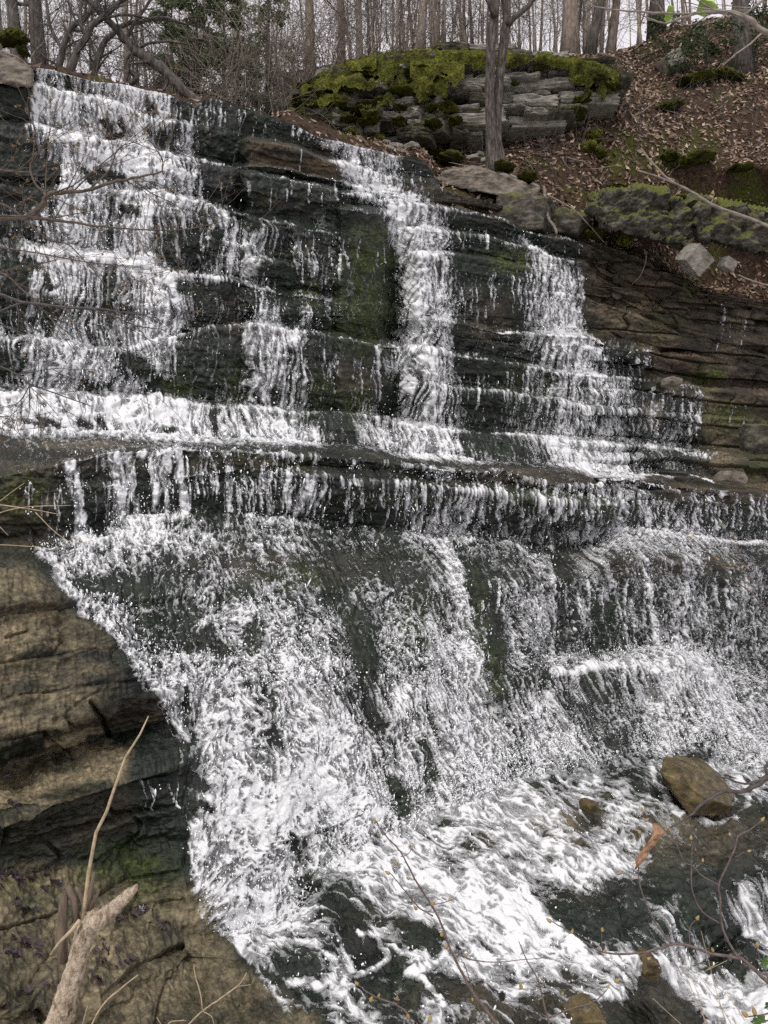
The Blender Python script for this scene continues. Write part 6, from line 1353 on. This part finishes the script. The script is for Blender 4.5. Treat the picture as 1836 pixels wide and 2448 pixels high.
for (p, w_) in (([(185, 2205, 7), (178, 2150, 9), (160, 2118, 9), (152, 2128, 4)], 8), ([(200, 2200, 9), (203, 2160, 8), (190, 2130, 6), (180, 2120, 3)], 7), ([(205, 2195, 9), (216, 2140, 7), (225, 2085, 3)], 6), ([(208, 2195, 8), (226, 2150, 6), (240, 2125, 2)], 6), ([(150, 2300, 12), (148, 2230, 13), (152, 2160, 11), (160, 2110, 4)], 6)):
    m2 = MB(); m2.tube([pt(x, y, 2.02) - bl for x, y, _ in p], [r * 2.0 / F for _, _, r in p], 6); m2.build('splinter', M_SPLINT, bs)
m2 = MB(); m2.tube([pt(x, y, 1.99) - bl for x, y in ((198, 2205), (204, 2150), (212, 2085), (230, 1990), (255, 1940), (275, 1880), (300, 1810), (335, 1755), (355, 1712))], [a * 2 / F for a in (4.5, 4.4, 4.4, 4, 3.8, 3.4, 3, 2.4, 1.2)], 7); m2.build('stem', M_STRAW, bs)
m2 = MB(); m2.tube([pt(x, y, 1.97) - bl for x, y in ((190, 2200), (170, 2225), (140, 2255), (121, 2282))], [a * 2 / F for a in (4.5, 4, 3.4, 2.6)], 7); m2.build('stem', M_STRAW, bs)
twig_thing('dry_twig', [[(215, 2460, 3), (240, 2410, 3), (280, 2370, 2.6), (330, 2331, 1.6)]], 2.0, M_STRAW, 'straight dry twig right beside the broken stick', 821, cat='twig')
twig_thing('dry_twig', [[(440, 2460, 2.6), (484, 2417, 2.6), (530, 2385, 2.4), (570, 2355, 2), (590, 2325, 1.5)], [(484, 2417, 2.2), (480, 2380, 2), (466, 2330, 1.8), (464, 2305, 1.3)], [(484, 2417, 1.4), (505, 2430, 1.2), (512, 2450, 1)], [(570, 2358, 1.2), (600, 2354, .8)], [(395, 2460, 2), (410, 2442, 1.8), (445, 2440, 1)], [(385, 2450, 1.6), (375, 2432, 1.2)]], 2.1, M_STRAW, 'forked dry twig at the bottom edge, lower left', 822, cat='twig')
twig_thing('dry_twig', [[(196, 2460, 2.4), (202, 2430, 2.2), (209, 2405, 1.4)]], 2.0, M_STRAW, 'short dry twig end between the broken stick and the straight twig', 823, cat='twig')
# wet dark leaves plastered on the outcrop
rw2 = np.random.default_rng(66)
RPX, RPY = CX + F * ROCK[..., 0] / ROCK[..., 1], CY - F * ROCK[..., 2] / ROCK[..., 1]
lm = []
for i in range(5):
    m3 = MB()
    for q in range(5):
        th = (q - 2) * .62 + rw2.normal(0, .12); L_ = 1.0 - .12 * abs(q - 2); d_ = np.array([math.sin(th), math.cos(th), 0]); s_ = np.array([d_[1], -d_[0], 0])
        up_ = np.array([0, 0, 1]) * rw2.uniform(.05, .3)
        m3.face([np.zeros(3), d_ * L_ * .45 + s_ * .2 + up_ * .5, d_ * L_ + up_ * rw2.uniform(-.5, 1), d_ * L_ * .45 - s_ * .2 + up_ * .6])
    me = bpy.data.meshes.new('wet_leaf'); me.from_pydata(np.array(m3.v).tolist(), [], m3.f); me.materials.append(M_WETLEAF); lm.append(me)
spots_ = [(rw2.normal(x, sx), rw2.normal(y, sy)) for x, y, sx, sy, n_ in ((40, 2100, 30, 14, 12), (95, 2085, 30, 12, 10), (130, 2125, 10, 12, 3), (45, 2165, 12, 10, 3), (75, 2190, 10, 10, 3), (55, 2245, 14, 12, 4), (70, 2275, 12, 10, 3), (30, 2275, 20, 10, 4), (250, 2285, 24, 14, 7), (275, 2310, 18, 12, 6), (240, 2330, 14, 12, 4), (20, 1860, 8, 10, 3), (30, 1930, 14, 6, 4), (120, 2365, 8, 8, 2), (70, 2375, 10, 8, 2), (80, 2425, 12, 8, 3), (330, 2190, 40, 14, 10), (25, 2405, 12, 12, 2), (190, 2350, 14, 12, 3)) for _ in range(n_)]
for i, (x, y) in enumerate(spots_):
    d = (RPX - x) ** 2 + (RPY - y) ** 2; ii = np.unravel_index(np.argmin(d), d.shape)
    o = link('wet_leaf', lm[i % 5]); o.location = ROCK[ii] + NRM[ii] * .012
    s = rw2.uniform(.028, .05); o.scale = (s, s, s)
    o.rotation_euler = (Vector(NRM[ii]) + Vector(rw2.normal(0, .25, 3))).to_track_quat('Z', 'Y').to_euler(); o.rotation_euler.rotate_axis('Z', rw2.uniform(0, 6.28))
    tag(o, 'wet dark purple brown leaf plastered on the lower left outcrop', 'leaf', 'wet leaves on the outcrop')
# ------------------------------------------------------------------ camera, sky, sun
cam = bpy.data.cameras.new('camera'); co_ = bpy.data.objects.new('camera', cam); COL.objects.link(co_)
co_.rotation_euler = (R(90), 0, 0)
cam.sensor_fit = 'VERTICAL'; cam.sensor_height = 24; cam.lens = 24 * F / 2448
cam.clip_start = .05; cam.clip_end = 2000
SC.camera = co_
w = bpy.data.worlds.new('World'); SC.world = w; w.use_nodes = True
nt = w.node_tree; bg = nt.nodes['Background']
sky = nt.nodes.new('ShaderNodeTexSky'); sky.sky_type = 'NISHITA'; sky.sun_disc = False
EL, AZ = R(55), R(200)
sky.sun_elevation = EL; sky.sun_rotation = AZ; sky.air_density = 1; sky.dust_density = 3
hs = nt.nodes.new('ShaderNodeHueSaturation'); hs.inputs['Saturation'].default_value = .25
mx = nt.nodes.new('ShaderNodeMix'); mx.data_type = 'RGBA'; mx.inputs[0].default_value = .75     # thin even cloud over the whole sky
mx.inputs[7].default_value = (7.4, 7.0, 7.3, 1)
nt.links.new(sky.outputs[0], hs.inputs['Color']); nt.links.new(hs.outputs[0], mx.inputs[6]); nt.links.new(mx.outputs[2], bg.inputs['Color'])
bg.inputs['Strength'].default_value = .1
sun = bpy.data.lights.new('sun', 'SUN'); so = bpy.data.objects.new('sun', sun); COL.objects.link(so)
sun.energy = 1.5; sun.angle = R(14); sun.color = (1, .965, .92)
d = np.array([math.cos(EL) * math.sin(AZ), math.cos(EL) * math.cos(AZ), math.sin(EL)])
from mathutils import Vector
so.rotation_euler = Vector(d).to_track_quat('Z', 'Y').to_euler()
SC.view_settings.view_transform = 'Standard'; SC.view_settings.look = 'None'; SC.view_settings.exposure = .55; SC.view_settings.gamma = 1
SC.cycles.max_bounces = 6; SC.cycles.transparent_max_bounces = 12; SC.cycles.diffuse_bounces = 3; SC.cycles.glossy_bounces = 2
SC.cycles.use_adaptive_sampling = True; SC.cycles.adaptive_threshold = .02
SC.cycles.use_denoising = False; SC.cycles.denoiser = 'OPENIMAGEDENOISE'; SC.cycles.denoising_input_passes = 'RGB_ALBEDO_NORMAL'
